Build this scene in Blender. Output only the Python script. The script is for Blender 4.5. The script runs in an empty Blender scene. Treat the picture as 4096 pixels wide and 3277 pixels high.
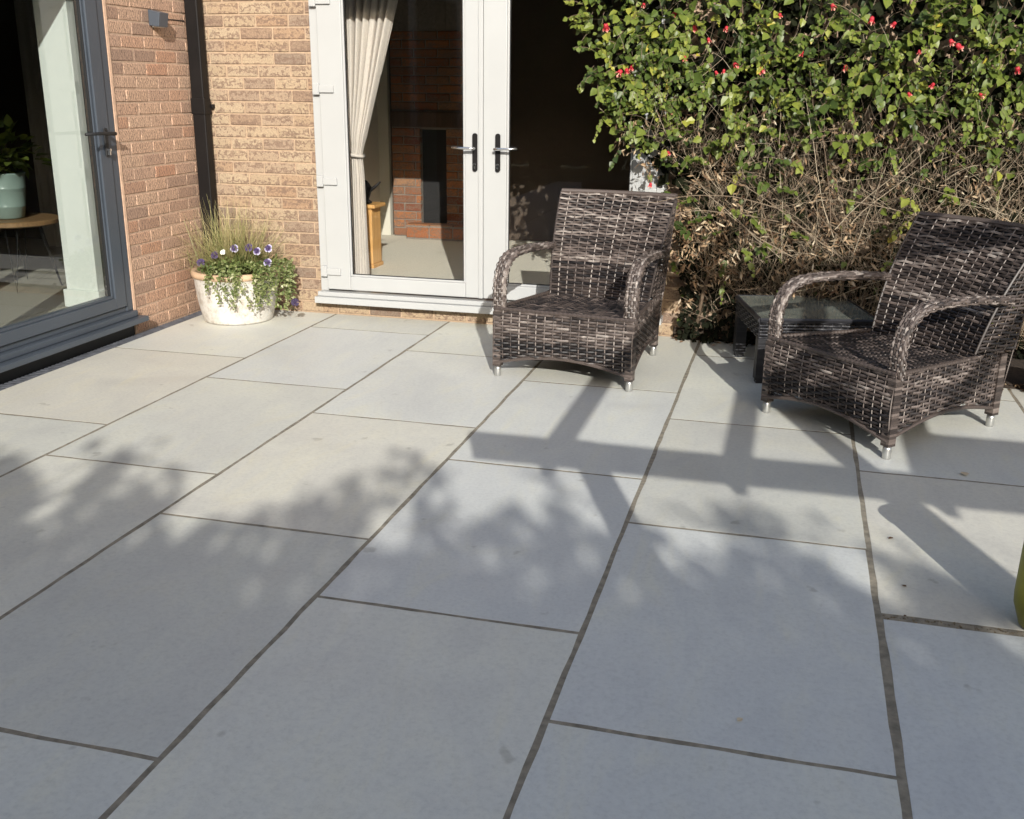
import bpy, bmesh, math, random
import numpy as np
from mathutils import Vector, Matrix
random.seed(7); rng = np.random.default_rng(11)
scene = bpy.context.scene
COL = scene.collection

# ------------------------------------------------------------------ camera
H = 1.464
R = np.array([[0.965910749, 0.258710053, 0.009248431],
              [0.085728559, -0.285954988, -0.954400523],
              [-0.244268375, 0.922658579, -0.298385836]])   # rows: image right, image down, forward
F_PX, CX, CY = 4141.43, 2048.0, 1638.5
cam = bpy.data.cameras.new('camera'); cam_o = bpy.data.objects.new('camera', cam); COL.objects.link(cam_o)
cam.sensor_fit = 'HORIZONTAL'; cam.sensor_width = 36.0; cam.lens = F_PX/4096*36.0
cam.clip_start = 0.05; cam.clip_end = 500
m = Matrix.Identity(4)
for i in range(3):
    m[i][0] = R[0][i]; m[i][1] = -R[1][i]; m[i][2] = -R[2][i]
m[0][3], m[1][3], m[2][3] = 0, 0, H
cam_o.matrix_world = m
scene.camera = cam_o

# ------------------------------------------------------------------ sky, sun, exposure
SUN_EL = math.radians(23.2); SUN_AZ = math.radians(158.5)       # azimuth clockwise from +Y (towards the garden)
world = bpy.data.worlds.new('World'); scene.world = world; world.use_nodes = True
wn = world.node_tree.nodes; wl = world.node_tree.links
sky = wn.new('ShaderNodeTexSky'); sky.sky_type = 'NISHITA'; sky.sun_disc = False
sky.sun_elevation = SUN_EL; sky.sun_rotation = SUN_AZ
sky.air_density = 1.0; sky.dust_density = 2.6; sky.ozone_density = 0.6
wl.new(sky.outputs[0], wn['Background'].inputs[0]); wn['Background'].inputs[1].default_value = 0.122
sun = bpy.data.lights.new('sun', 'SUN'); sun.energy = 3.5; sun.angle = math.radians(0.32); sun.color = (1.0, 0.975, 0.915)
sun_o = bpy.data.objects.new('sun', sun); COL.objects.link(sun_o)
SD = Vector((-math.sin(SUN_AZ)*math.cos(SUN_EL), -math.cos(SUN_AZ)*math.cos(SUN_EL), -math.sin(SUN_EL)))
sun_o.rotation_euler = SD.to_track_quat('-Z', 'Y').to_euler(); sun_o.location = (8, -20, 12)
vs = scene.view_settings
vs.view_transform = 'Standard'; vs.look = 'None'; vs.exposure = 0.68; vs.gamma = 1.0; vs.use_curve_mapping = False
scene.render.engine = 'CYCLES'
scene.cycles.use_denoising = True
scene.cycles.max_bounces = 10; scene.cycles.transparent_max_bounces = 24
scene.cycles.diffuse_bounces = 4; scene.cycles.glossy_bounces = 4
scene.cycles.caustics_reflective = False; scene.cycles.caustics_refractive = False
scene.cycles.sample_clamp_indirect = 6.0

# ------------------------------------------------------------------ pixel helpers (a pixel gives a direction)
def ray(x, y): return R.T @ np.array([(x-CX)/F_PX, (y-CY)/F_PX, 1.0])
def ony(x, y, Y):
    d = ray(x, y); t = Y/d[1]; return np.array([0, 0, H])+t*d
def ground(x, y, z=0.0):
    d = ray(x, y); t = (z-H)/d[2]; return np.array([0, 0, H])+t*d
K = 4096/2156.0

# ------------------------------------------------------------------ material helpers
def newmat(name):
    mt = bpy.data.materials.new(name); mt.use_nodes = True
    nt = mt.node_tree; return mt, nt, nt.nodes, nt.links, nt.nodes['Principled BSDF']
def ramp(nodes, stops, interp='LINEAR'):
    r = nodes.new('ShaderNodeValToRGB'); r.color_ramp.interpolation = interp
    e = r.color_ramp.elements
    while len(e) < len(stops): e.new(0.5)
    for i, (p, c) in enumerate(stops):
        e[i].position = p; e[i].color = (c[0], c[1], c[2], 1)
    return r
def plain(name, col, rough=0.5, metal=0.0, noise=0.0, nscale=20.0, bump=0.0, bscale=200.0, spec=0.5):
    mt, nt, n, l, b = newmat(name)
    b.inputs['Roughness'].default_value = rough; b.inputs['Metallic'].default_value = metal
    b.inputs['Specular IOR Level'].default_value = spec
    b.inputs['Base Color'].default_value = (*col, 1)
    tc = n.new('ShaderNodeTexCoord')
    if noise > 0:
        t = n.new('ShaderNodeTexNoise'); t.inputs['Scale'].default_value = nscale; t.inputs['Detail'].default_value = 6
        l.new(tc.outputs['Object'], t.inputs['Vector'])
        r = ramp(n, [(0.3, [c*(1-noise) for c in col]), (0.7, [min(1, c*(1+noise)) for c in col])])
        l.new(t.outputs['Fac'], r.inputs[0]); l.new(r.outputs[0], b.inputs['Base Color'])
    if bump > 0:
        t = n.new('ShaderNodeTexNoise'); t.inputs['Scale'].default_value = bscale; t.inputs['Detail'].default_value = 4
        l.new(tc.outputs['Object'], t.inputs['Vector'])
        bp = n.new('ShaderNodeBump'); bp.inputs['Strength'].default_value = bump; bp.inputs['Distance'].default_value = 0.005
        l.new(t.outputs['Fac'], bp.inputs['Height']); l.new(bp.outputs[0], b.inputs['Normal'])
    return mt
def toned(name, stops, rough=0.6, transl=0.0, spec=0.4, fine=0.0):
    """colour from the per-vertex 'tone' of each strand or leaf"""
    mt, nt, n, l, b = newmat(name)
    a = n.new('ShaderNodeAttribute'); a.attribute_name = 'tone'
    r = ramp(n, stops); l.new(a.outputs['Fac'], r.inputs[0])
    l.new(r.outputs[0], b.inputs['Base Color']); b.inputs['Roughness'].default_value = rough
    b.inputs['Specular IOR Level'].default_value = spec
    if transl > 0:
        tr = n.new('ShaderNodeBsdfTranslucent'); l.new(r.outputs[0], tr.inputs['Color'])
        mx = n.new('ShaderNodeMixShader'); mx.inputs[0].default_value = transl
        l.new(b.outputs[0], mx.inputs[1]); l.new(tr.outputs[0], mx.inputs[2])
        l.new(mx.outputs[0], n['Material Output'].inputs['Surface'])
    return mt

def slab_material():
    mt, nt, n, l, b = newmat('sandstone_slab')
    oi = n.new('ShaderNodeObjectInfo'); geo = n.new('ShaderNodeNewGeometry')
    add = n.new('ShaderNodeVectorMath'); add.operation = 'MULTIPLY_ADD'
    l.new(oi.outputs['Random'], add.inputs[0]); add.inputs[1].default_value = (17, 31, 5)
    l.new(geo.outputs['Position'], add.inputs[2])
    big = n.new('ShaderNodeTexNoise'); big.inputs['Scale'].default_value = 2.2; big.inputs['Detail'].default_value = 5; big.inputs['Roughness'].default_value = 0.55
    big.inputs['Distortion'].default_value = 0.8
    fin = n.new('ShaderNodeTexNoise'); fin.inputs['Scale'].default_value = 70; fin.inputs['Detail'].default_value = 8; fin.inputs['Roughness'].default_value = 0.7
    l.new(add.outputs[0], big.inputs['Vector']); l.new(add.outputs[0], fin.inputs['Vector'])
    tone = ramp(n, [(0.0, (0.53, 0.525, 0.475)), (0.25, (0.61, 0.61, 0.55)), (0.5, (0.575, 0.585, 0.565)), (0.75, (0.645, 0.635, 0.56)), (1.0, (0.59, 0.565, 0.495))])
    l.new(oi.outputs['Random'], tone.inputs[0])
    r1 = ramp(n, [(0.3, (0.93, 0.93, 0.94)), (0.5, (0.985, 0.985, 0.985)), (0.72, (1.03, 1.025, 1.0))]); l.new(big.outputs['Fac'], r1.inputs[0])
    r2 = ramp(n, [(0.25, (0.85, 0.85, 0.85)), (0.5, (1.0, 1.0, 1.0)), (0.75, (1.08, 1.08, 1.07))]); l.new(fin.outputs['Fac'], r2.inputs[0])
    m1 = n.new('ShaderNodeMix'); m1.data_type = 'RGBA'; m1.blend_type = 'MULTIPLY'; m1.inputs[0].default_value = 1
    m2 = n.new('ShaderNodeMix'); m2.data_type = 'RGBA'; m2.blend_type = 'MULTIPLY'; m2.inputs[0].default_value = 1
    l.new(tone.outputs[0], m1.inputs[6]); l.new(r1.outputs[0], m1.inputs[7])
    l.new(m1.outputs[2], m2.inputs[6]); l.new(r2.outputs[0], m2.inputs[7])
    # sparse small dark marks (lichen spots, scuffs)
    vo = n.new('ShaderNodeTexNoise'); vo.inputs['Scale'].default_value = 9.0; vo.inputs['Detail'].default_value = 3
    l.new(add.outputs[0], vo.inputs['Vector'])
    rs = ramp(n, [(0.70, (1, 1, 1)), (0.75, (0.76, 0.75, 0.73))]); l.new(vo.outputs['Fac'], rs.inputs[0])
    m3 = n.new('ShaderNodeMix'); m3.data_type = 'RGBA'; m3.blend_type = 'MULTIPLY'; m3.inputs[0].default_value = 1
    l.new(m2.outputs[2], m3.inputs[6]); l.new(rs.outputs[0], m3.inputs[7])
    mp = n.new('ShaderNodeMapping'); mp.inputs['Scale'].default_value = (1.6, .5, 1); mp.inputs['Rotation'].default_value = (0, 0, .5)
    l.new(add.outputs[0], mp.inputs[0])
    sn = n.new('ShaderNodeTexNoise'); sn.inputs['Scale'].default_value = 3.2; sn.inputs['Detail'].default_value = 7; sn.inputs['Roughness'].default_value = 0.6; sn.inputs['Distortion'].default_value = 1.6
    l.new(mp.outputs[0], sn.inputs['Vector'])
    rv = ramp(n, [(0.34, (0.955, 0.955, 0.965)), (0.5, (1, 1, 1)), (0.62, (1.02, 1.01, 0.98)), (0.70, (1.05, 1.03, 0.96))]); l.new(sn.outputs['Fac'], rv.inputs[0])
    m4 = n.new('ShaderNodeMix'); m4.data_type = 'RGBA'; m4.blend_type = 'MULTIPLY'; m4.inputs[0].default_value = 1
    l.new(m3.outputs[2], m4.inputs[6]); l.new(rv.outputs[0], m4.inputs[7])
    gr_ = n.new('ShaderNodeTexVoronoi'); gr_.inputs['Scale'].default_value = 55; l.new(add.outputs[0], gr_.inputs['Vector'])
    rg = ramp(n, [(0.035, (0.55, 0.53, 0.5)), (0.06, (1, 1, 1))]); l.new(gr_.outputs['Distance'], rg.inputs[0])
    mg = n.new('ShaderNodeMix'); mg.data_type = 'RGBA'; mg.blend_type = 'MULTIPLY'; l.new(vo.outputs['Fac'], mg.inputs[0])
    l.new(m4.outputs[2], mg.inputs[6]); l.new(rg.outputs[0], mg.inputs[7])
    l.new(mg.outputs[2], b.inputs['Base Color'])
    rr = ramp(n, [(0.3, (0.42,)*3), (0.7, (0.62,)*3)]); l.new(big.outputs['Fac'], rr.inputs[0]); l.new(rr.outputs[0], b.inputs['Roughness'])
    b.inputs['Specular IOR Level'].default_value = 0.45
    bp = n.new('ShaderNodeBump'); bp.inputs['Strength'].default_value = 0.16; bp.inputs['Distance'].default_value = 0.006
    bp2 = n.new('ShaderNodeBump'); bp2.inputs['Strength'].default_value = 0.25; bp2.inputs['Distance'].default_value = 0.02
    l.new(fin.outputs['Fac'], bp.inputs['Height']); l.new(big.outputs['Fac'], bp2.inputs['Height'])
    l.new(bp.outputs[0], bp2.inputs['Normal']); l.new(bp2.outputs[0], b.inputs['Normal'])
    return mt

def brick_material(name, stops, dark=(0.20, 0.135, 0.10), bump=0.4):
    mt, nt, n, l, b = newmat(name)
    oi = n.new('ShaderNodeObjectInfo'); geo = n.new('ShaderNodeNewGeometry')
    t = ramp(n, stops); l.new(oi.outputs['Random'], t.inputs[0])
    add = n.new('ShaderNodeVectorMath'); add.operation = 'MULTIPLY_ADD'
    l.new(oi.outputs['Random'], add.inputs[0]); add.inputs[1].default_value = (13, 29, 7); l.new(geo.outputs['Position'], add.inputs[2])
    mp = n.new('ShaderNodeMapping'); mp.inputs['Scale'].default_value = (1, 1, 1.6); l.new(add.outputs[0], mp.inputs[0])
    nz = n.new('ShaderNodeTexNoise'); nz.inputs['Scale'].default_value = 42; nz.inputs['Detail'].default_value = 6; nz.inputs['Roughness'].default_value = 0.7; nz.inputs['Distortion'].default_value = 1.2
    l.new(mp.outputs[0], nz.inputs['Vector'])
    # printed rustic face: darker rings and squiggles
    wv = n.new('ShaderNodeTexWave'); wv.wave_type = 'RINGS'; wv.inputs['Scale'].default_value = 19; wv.inputs['Distortion'].default_value = 7; wv.inputs['Detail'].default_value = 2; wv.inputs['Detail Scale'].default_value = 2.0
    l.new(add.outputs[0], wv.inputs['Vector'])
    r1 = ramp(n, [(0.30, (0, 0, 0)), (0.55, (1, 1, 1))]); l.new(nz.outputs['Fac'], r1.inputs[0])
    r2 = ramp(n, [(0.45, (0, 0, 0)), (0.85, (1, 1, 1))]); l.new(wv.outputs['Fac'], r2.inputs[0])
    mm = n.new('ShaderNodeMath'); mm.operation = 'MULTIPLY'; l.new(r1.outputs[0], mm.inputs[0]); l.new(r2.outputs[0], mm.inputs[1])
    m2 = n.new('ShaderNodeMath'); m2.operation = 'MULTIPLY'; l.new(mm.outputs[0], m2.inputs[0]); m2.inputs[1].default_value = 0.95
    mx = n.new('ShaderNodeMix'); mx.data_type = 'RGBA'; l.new(m2.outputs[0], mx.inputs[0]); l.new(t.outputs[0], mx.inputs[6]); mx.inputs[7].default_value = (*dark, 1)
    f2 = n.new('ShaderNodeTexNoise'); f2.inputs['Scale'].default_value = 120; f2.inputs['Detail'].default_value = 4; l.new(add.outputs[0], f2.inputs['Vector'])
    r3 = ramp(n, [(0.3, (0.70, 0.70, 0.70)), (0.7, (1.12, 1.10, 1.08))]); l.new(f2.outputs['Fac'], r3.inputs[0])
    m3 = n.new('ShaderNodeMix'); m3.data_type = 'RGBA'; m3.blend_type = 'MULTIPLY'; m3.inputs[0].default_value = 1
    l.new(mx.outputs[2], m3.inputs[6]); l.new(r3.outputs[0], m3.inputs[7]); l.new(m3.outputs[2], b.inputs['Base Color'])
    b.inputs['Roughness'].default_value = 0.9; b.inputs['Specular IOR Level'].default_value = 0.2
    bp = n.new('ShaderNodeBump'); bp.inputs['Strength'].default_value = bump; bp.inputs['Distance'].default_value = 0.005
    l.new(nz.outputs['Fac'], bp.inputs['Height'])
    bp2 = n.new('ShaderNodeBump'); bp2.inputs['Strength'].default_value = bump*.6; bp2.inputs['Distance'].default_value = 0.004; bp2.invert = True
    l.new(mm.outputs[0], bp2.inputs['Height']); l.new(bp.outputs[0], bp2.inputs['Normal']); l.new(bp2.outputs[0], b.inputs['Normal'])
    return mt

def glass_material(name, ior, tint):
    """flat window pane: mirror reflection by Fresnel at the outer faces, the rest passes straight through"""
    mt, nt, n, l, b = newmat(name); n.remove(b)
    tr = n.new('ShaderNodeBsdfTransparent'); tr.inputs[0].default_value = (*tint, 1)
    gl = n.new('ShaderNodeBsdfGlossy'); gl.inputs['Roughness'].default_value = 0.003
    fr = n.new('ShaderNodeFresnel'); fr.inputs['IOR'].default_value = ior
    ge = n.new('ShaderNodeNewGeometry'); iv = n.new('ShaderNodeMath'); iv.operation = 'SUBTRACT'; iv.inputs[0].default_value = 1
    l.new(ge.outputs['Backfacing'], iv.inputs[1])
    mu = n.new('ShaderNodeMath'); mu.operation = 'MULTIPLY'; l.new(fr.outputs[0], mu.inputs[0]); l.new(iv.outputs[0], mu.inputs[1])
    mx = n.new('ShaderNodeMixShader'); l.new(mu.outputs[0], mx.inputs[0]); l.new(tr.outputs[0], mx.inputs[1]); l.new(gl.outputs[0], mx.inputs[2])
    l.new(mx.outputs[0], n['Material Output'].inputs['Surface'])
    return mt

def wood_material(name, a, c, scale=6.0):
    mt, nt, n, l, b = newmat(name)
    tc = n.new('ShaderNodeTexCoord'); mp = n.new('ShaderNodeMapping'); mp.inputs['Scale'].default_value = (scale*3, scale*3, scale*0.25)
    l.new(tc.outputs['Object'], mp.inputs[0])
    nz = n.new('ShaderNodeTexNoise'); nz.inputs['Scale'].default_value = 3; nz.inputs['Detail'].default_value = 6; nz.inputs['Distortion'].default_value = 1
    l.new(mp.outputs[0], nz.inputs['Vector']); r = ramp(n, [(0.3, a), (0.7, c)]); l.new(nz.outputs['Fac'], r.inputs[0])
    l.new(r.outputs[0], b.inputs['Base Color']); b.inputs['Roughness'].default_value = 0.45
    return mt

MT = {}
MT['slab'] = slab_material()
MT['joint'] = plain('jointing_mortar', (0.235, 0.205, 0.155), 0.95, noise=0.35, nscale=30, bump=0.5, bscale=300)
MT['dirt'] = plain('joint_dirt', (0.16, 0.115, 0.06), 0.95, noise=0.7, nscale=60, bump=0.8, bscale=200)
MT['brick'] = brick_material('buff_brick', [(0.0, (0.34, 0.225, 0.145)), (0.2, (0.38, 0.285, 0.19)), (0.45, (0.41, 0.32, 0.22)), (0.62, (0.345, 0.255, 0.18)), (0.78, (0.28, 0.21, 0.155)), (0.92, (0.20, 0.15, 0.115)), (1.0, (0.40, 0.27, 0.175))])
MT['pierbrick'] = brick_material('pink_buff_brick', [(0.0, (0.52, 0.29, 0.19)), (0.2, (0.56, 0.36, 0.25)), (0.45, (0.60, 0.41, 0.29)), (0.65, (0.50, 0.33, 0.24)), (0.8, (0.44, 0.29, 0.21)), (0.92, (0.36, 0.245, 0.185)), (1.0, (0.58, 0.33, 0.21))], bump=0.05)
MT['redbrick'] = brick_material('fireplace_brick', [(0.0, (0.30, 0.11, 0.05)), (0.4, (0.38, 0.16, 0.07)), (0.75, (0.20, 0.075, 0.045)), (1.0, (0.33, 0.18, 0.10))])
MT['mortar'] = plain('buff_mortar', (0.41, 0.295, 0.20), 0.95, noise=0.18, nscale=40, bump=0.6, bscale=260)
MT['piermortar'] = plain('pink_buff_mortar', (0.42, 0.29, 0.205), 0.95, noise=0.2, nscale=40, bump=0.3, bscale=260)
MT['greymortar'] = plain('grey_mortar', (0.22, 0.19, 0.16), 0.95, noise=0.15, nscale=40, bump=0.4, bscale=260)
MT['upvc'] = plain('white_upvc', (0.41, 0.415, 0.41), 0.3, noise=0.02, nscale=5)
MT['grey'] = plain('anthracite_aluminium', (0.060, 0.072, 0.090), 0.38, noise=0.06, nscale=3)
MT['rubber'] = plain('black_gasket', (0.012, 0.012, 0.013), 0.6)
MT['black'] = plain('black_plastic', (0.007, 0.006, 0.006), 0.5, noise=0.2, nscale=8, spec=0.25)
MT['chrome'] = plain('brushed_chrome', (0.72, 0.72, 0.72), 0.22, metal=1.0)
MT['alu'] = plain('silver_foot', (0.50, 0.50, 0.48), 0.3, metal=0.8)
MT['glass'] = glass_material('door_glass', 1.62, (0.985, 0.99, 0.985))
MT['glass2'] = glass_material('garden_door_glass', 1.8, (0.90, 0.92, 0.91))
MT['tableglass'] = plain('dusty_table_glass', (0.16, 0.17, 0.145), 0.10, noise=0.3, nscale=7, spec=0.8)
MT['drain'] = plain('drain_channel_plastic', (0.085, 0.09, 0.105), 0.55, noise=0.4, nscale=25, bump=0.5, bscale=120)
MT['wallwhite'] = plain('white_painted_plaster', (0.68, 0.70, 0.67), 0.75, noise=0.03, nscale=3)
MT['wallcream'] = plain('cream_plaster', (0.56, 0.53, 0.45), 0.85, noise=0.04, nscale=3)
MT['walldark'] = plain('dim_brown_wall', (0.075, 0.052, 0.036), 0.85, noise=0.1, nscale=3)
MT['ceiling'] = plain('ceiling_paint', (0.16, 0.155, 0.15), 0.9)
MT['carpet'] = plain('oatmeal_carpet', (0.72, 0.675, 0.57), 0.98, noise=0.12, nscale=160, bump=0.7, bscale=420, spec=0.1)
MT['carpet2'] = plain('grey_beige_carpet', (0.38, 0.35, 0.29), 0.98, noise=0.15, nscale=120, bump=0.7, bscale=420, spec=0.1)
MT['curtain'] = plain('oatmeal_linen', (0.50, 0.455, 0.41), 0.9, noise=0.06, nscale=80, bump=0.3, bscale=500, spec=0.15)
MT['pine'] = wood_material('honey_pine', (0.50, 0.26, 0.08), (0.66, 0.38, 0.14))
MT['darkwood'] = wood_material('dark_oak', (0.05, 0.028, 0.016), (0.09, 0.05, 0.03))
MT['timber'] = wood_material('treated_timber', (0.22, 0.16, 0.10), (0.32, 0.24, 0.16))
MT['mattblack'] = plain('matt_black', (0.010, 0.009, 0.009), 0.8)
MT['sofa'] = plain('dark_sofa_fabric', (0.025, 0.02, 0.02), 0.9, noise=0.3, nscale=60)
MT['throw'] = plain('striped_throw', (0.09, 0.05, 0.045), 0.9, noise=0.6, nscale=40)
MT['celadon'] = plain('celadon_glaze', (0.24, 0.31, 0.28), 0.25, noise=0.05, nscale=6)
MT['soil'] = plain('soil', (0.035, 0.024, 0.016), 1.0, noise=0.5, nscale=60, bump=1.0, bscale=90)
MT['lawn'] = plain('lawn_ground', (0.055, 0.085, 0.025), 0.95, noise=0.35, nscale=14, bump=0.8, bscale=120)
MT['olive'] = plain('olive_yellow_glaze', (0.27, 0.25, 0.022), 0.45, noise=0.4, nscale=9)
MT['terracotta'] = plain('terracotta', (0.42, 0.17, 0.07), 0.85, noise=0.2, nscale=12)
MT['bark'] = plain('bark', (0.10, 0.075, 0.05), 0.95, noise=0.4, nscale=20, bump=1.0, bscale=40)
MT['wicker'] = toned('brown_wicker', [(0.0, (0.007, 0.006, 0.007)), (0.3, (0.026, 0.020, 0.018)), (0.55, (0.066, 0.050, 0.043)), (0.8, (0.145, 0.115, 0.101)), (1.0, (0.31, 0.27, 0.24))], rough=0.5, spec=0.5)
MT['wickerdark'] = toned('black_wicker', [(0.0, (0.012, 0.012, 0.014)), (1.0, (0.035, 0.034, 0.038))], rough=0.4, spec=0.5)
MT['leaf'] = toned('shrub_leaf', [(0.0, (0.028, 0.048, 0.012)), (0.35, (0.085, 0.125, 0.024)), (0.7, (0.19, 0.23, 0.042)), (0.9, (0.31, 0.32, 0.055)), (1.0, (0.42, 0.36, 0.05))], rough=0.42, transl=0.28, spec=0.4)
MT['shadeleaf'] = toned('painted_shade_leaf', [(0.0, (0.006, 0.007, 0.004)), (1.0, (0.020, 0.024, 0.010))], rough=0.8, spec=0.1)  # near-black leaf, its colour is the painted shade between the outer leaves
MT['dry'] = toned('dry_leaf', [(0.0, (0.13, 0.07, 0.042)), (0.4, (0.33, 0.215, 0.125)), (0.75, (0.52, 0.39, 0.25)), (1.0, (0.70, 0.60, 0.44))], rough=0.8, transl=0.2, spec=0.2)
MT['twig'] = toned('twig_bark', [(0.0, (0.05, 0.034, 0.024)), (0.5, (0.15, 0.105, 0.068)), (1.0, (0.42, 0.35, 0.25))], rough=0.75)
MT['grassblade'] = toned('ornamental_grass_blade', [(0.0, (0.10, 0.14, 0.04)), (0.5, (0.24, 0.26, 0.09)), (1.0, (0.50, 0.42, 0.22))], rough=0.5, transl=0.25)
MT['trail'] = toned('trailing_leaf', [(0.0, (0.06, 0.10, 0.028)), (0.5, (0.17, 0.21, 0.065)), (0.85, (0.36, 0.37, 0.18)), (1.0, (0.55, 0.53, 0.36))], rough=0.5, transl=0.25)
MT['treeleaf'] = toned('tree_leaf', [(0.0, (0.025, 0.05, 0.014)), (0.6, (0.055, 0.09, 0.022)), (1.0, (0.12, 0.15, 0.03))], rough=0.5, transl=0.2)
MT['petalred'] = toned('red_petal', [(0.0, (0.42, 0.012, 0.03)), (0.7, (0.66, 0.06, 0.075)), (1.0, (0.88, 0.55, 0.42))], rough=0.5, transl=0.25)
MT['petalpale'] = plain('pale_yellow_petal', (0.78, 0.62, 0.30), 0.5)
MT['pansy'] = toned('purple_petal', [(0.0, (0.022, 0.009, 0.045)), (0.5, (0.075, 0.045, 0.15)), (0.8, (0.42, 0.38, 0.60)), (1.0, (0.80, 0.79, 0.82))], rough=0.6, transl=0.15)
MT['petalwhite'] = plain('white_petal', (0.82, 0.81, 0.72), 0.6)
def planter_material():
    mt, nt, n, l, b = newmat('weathered_white_pot')
    tc = n.new('ShaderNodeTexCoord'); nz = n.new('ShaderNodeTexNoise'); nz.inputs['Scale'].default_value = 13; nz.inputs['Detail'].default_value = 10; nz.inputs['Roughness'].default_value = 0.75
    l.new(tc.outputs['Object'], nz.inputs['Vector'])
    r = ramp(n, [(0.30, (0.26, 0.20, 0.15)), (0.40, (0.44, 0.39, 0.33)), (0.50, (0.58, 0.55, 0.50)), (0.66, (0.66, 0.645, 0.61))]); l.new(nz.outputs['Fac'], r.inputs[0])
    l.new(r.outputs[0], b.inputs['Base Color']); b.inputs['Roughness'].default_value = 0.85
    bp = n.new('ShaderNodeBump'); bp.inputs['Strength'].default_value = 0.5; bp.inputs['Distance'].default_value = 0.01
    l.new(nz.outputs['Fac'], bp.inputs['Height']); l.new(bp.outputs[0], b.inputs['Normal'])
    return mt
MT['planter'] = planter_material()

# ------------------------------------------------------------------ mesh helpers
class MB:
    def __init__(s): s.v = []; s.f = []; s.t = []
    def add(s, vs_, fs, tone=0.5):
        o = len(s.v); s.v.extend([tuple(p) for p in vs_])
        s.t.extend(tone if isinstance(tone, (list, tuple, np.ndarray)) else [tone]*len(vs_))
        s.f.extend([tuple(i+o for i in f) for f in fs]); return s
    def box(s, x0, x1, y0, y1, z0, z1, tone=0.5):
        return s.add([(x0,y0,z0),(x1,y0,z0),(x1,y1,z0),(x0,y1,z0),(x0,y0,z1),(x1,y0,z1),(x1,y1,z1),(x0,y1,z1)],
              [(0,3,2,1),(4,5,6,7),(0,1,5,4),(1,2,6,5),(2,3,7,6),(3,0,4,7)], tone)
    def lathe(s, prof, c=(0,0,0), n=32, tone=0.5, sx=1, sy=1):
        vs_ = []; fs = []
        for r, z in prof:
            for k in range(n):
                a = 2*math.pi*k/n; vs_.append((c[0]+r*sx*math.cos(a), c[1]+r*sy*math.sin(a), c[2]+z))
        for i in range(len(prof)-1):
            for k in range(n):
                k2 = (k+1) % n; fs.append((i*n+k, i*n+k2, (i+1)*n+k2, (i+1)*n+k))
        return s.add(vs_, fs, tone)
    def tube(s, pts, rad, n=6, tone=0.5, cap=True):
        P = [Vector(p) for p in pts]; N = len(P)
        rad = rad if isinstance(rad, (list, tuple)) else [rad]*N
        vs_ = []; fs = []; ref = None
        for i in range(N):
            t = (P[min(i+1, N-1)]-P[max(i-1, 0)]).normalized()
            if ref is None:
                ref = t.orthogonal().normalized()
            ref = (ref - t*ref.dot(t)).normalized(); b_ = t.cross(ref)
            for k in range(n):
                a = 2*math.pi*k/n; vs_.append(P[i]+(ref*math.cos(a)+b_*math.sin(a))*rad[i])
        for i in range(N-1):
            for k in range(n):
                k2 = (k+1) % n; fs.append((i*n+k, i*n+k2, (i+1)*n+k2, (i+1)*n+k))
        if cap: fs.append(tuple(range(n))[::-1]); fs.append(tuple(range((N-1)*n, N*n)))
        return s.add(vs_, fs, tone)
    def build(s, name, mat, parent=None, bevel=0.0, seg=2, smooth=False, loc=None):
        me = bpy.data.meshes.new(name); me.from_pydata(s.v, [], s.f)
        if bevel > 0:
            bm = bmesh.new(); bm.from_mesh(me)
            bmesh.ops.bevel(bm, geom=list(bm.edges), offset=bevel, segments=seg, profile=0.6, affect='EDGES')
            bm.to_mesh(me); bm.free()
        else:
            a = me.attributes.new('tone', 'FLOAT', 'POINT'); a.data.foreach_set('value', np.array(s.t, dtype=np.float32))
        if smooth or bevel > 0:
            me.polygons.foreach_set('use_smooth', [smooth]*len(me.polygons))
        me.materials.append(MT[mat] if isinstance(mat, str) else mat); me.update()
        o = bpy.data.objects.new(name, me); COL.objects.link(o)
        if parent: o.parent = parent
        if loc: o.location = loc
        return o
def tag(o, label=None, cat=None, group=None, kind=None):
    for k_, v_ in (('label', label), ('category', cat), ('group', group), ('kind', kind)):
        if v_: o[k_] = v_
    return o
def thing(name, label, cat, loc=(0,0,0), rz=0.0, group=None):
    o = bpy.data.objects.new(name, None); COL.objects.link(o); o.location = loc; o.rotation_euler = (0, 0, rz)
    o.empty_display_size = 0.1
    return tag(o, label, cat, group)
def structure(name, mb, mat, parent=None, **kw):
    o = mb.build(name, mat, parent, **kw)
    if not parent: o['kind'] = 'structure'
    return o
def share(src, parent, name=None):
    o = bpy.data.objects.new(name or src.name.split('.')[0], src.data); COL.objects.link(o); o.parent = parent; return o
def copy_tree(o, parent=None):
    c = o.copy(); COL.objects.link(c); c.parent = parent
    for ch in list(o.children): copy_tree(ch, c)
    return c
def unit(a): return a/np.maximum(np.linalg.norm(a, axis=-1, keepdims=True), 1e-9)
LEAF_V = np.array([(0,0,0),(-.34,.30,.10),(.34,.30,.10),(-.24,.66,.05),(.24,.66,.05),(0,.42,-.02),(0,1.0,-.10)], float)
LEAF_F = [(0,5,1),(0,2,5),(1,5,3),(5,2,4),(3,5,6),(5,4,6)]
SLIVER_V = np.array([(0,0,0),(-.16,.4,.12),(.18,.55,-.08),(.02,1.0,.06)], float)
SLIVER_F = [(0,2,1),(1,2,3)]
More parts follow.
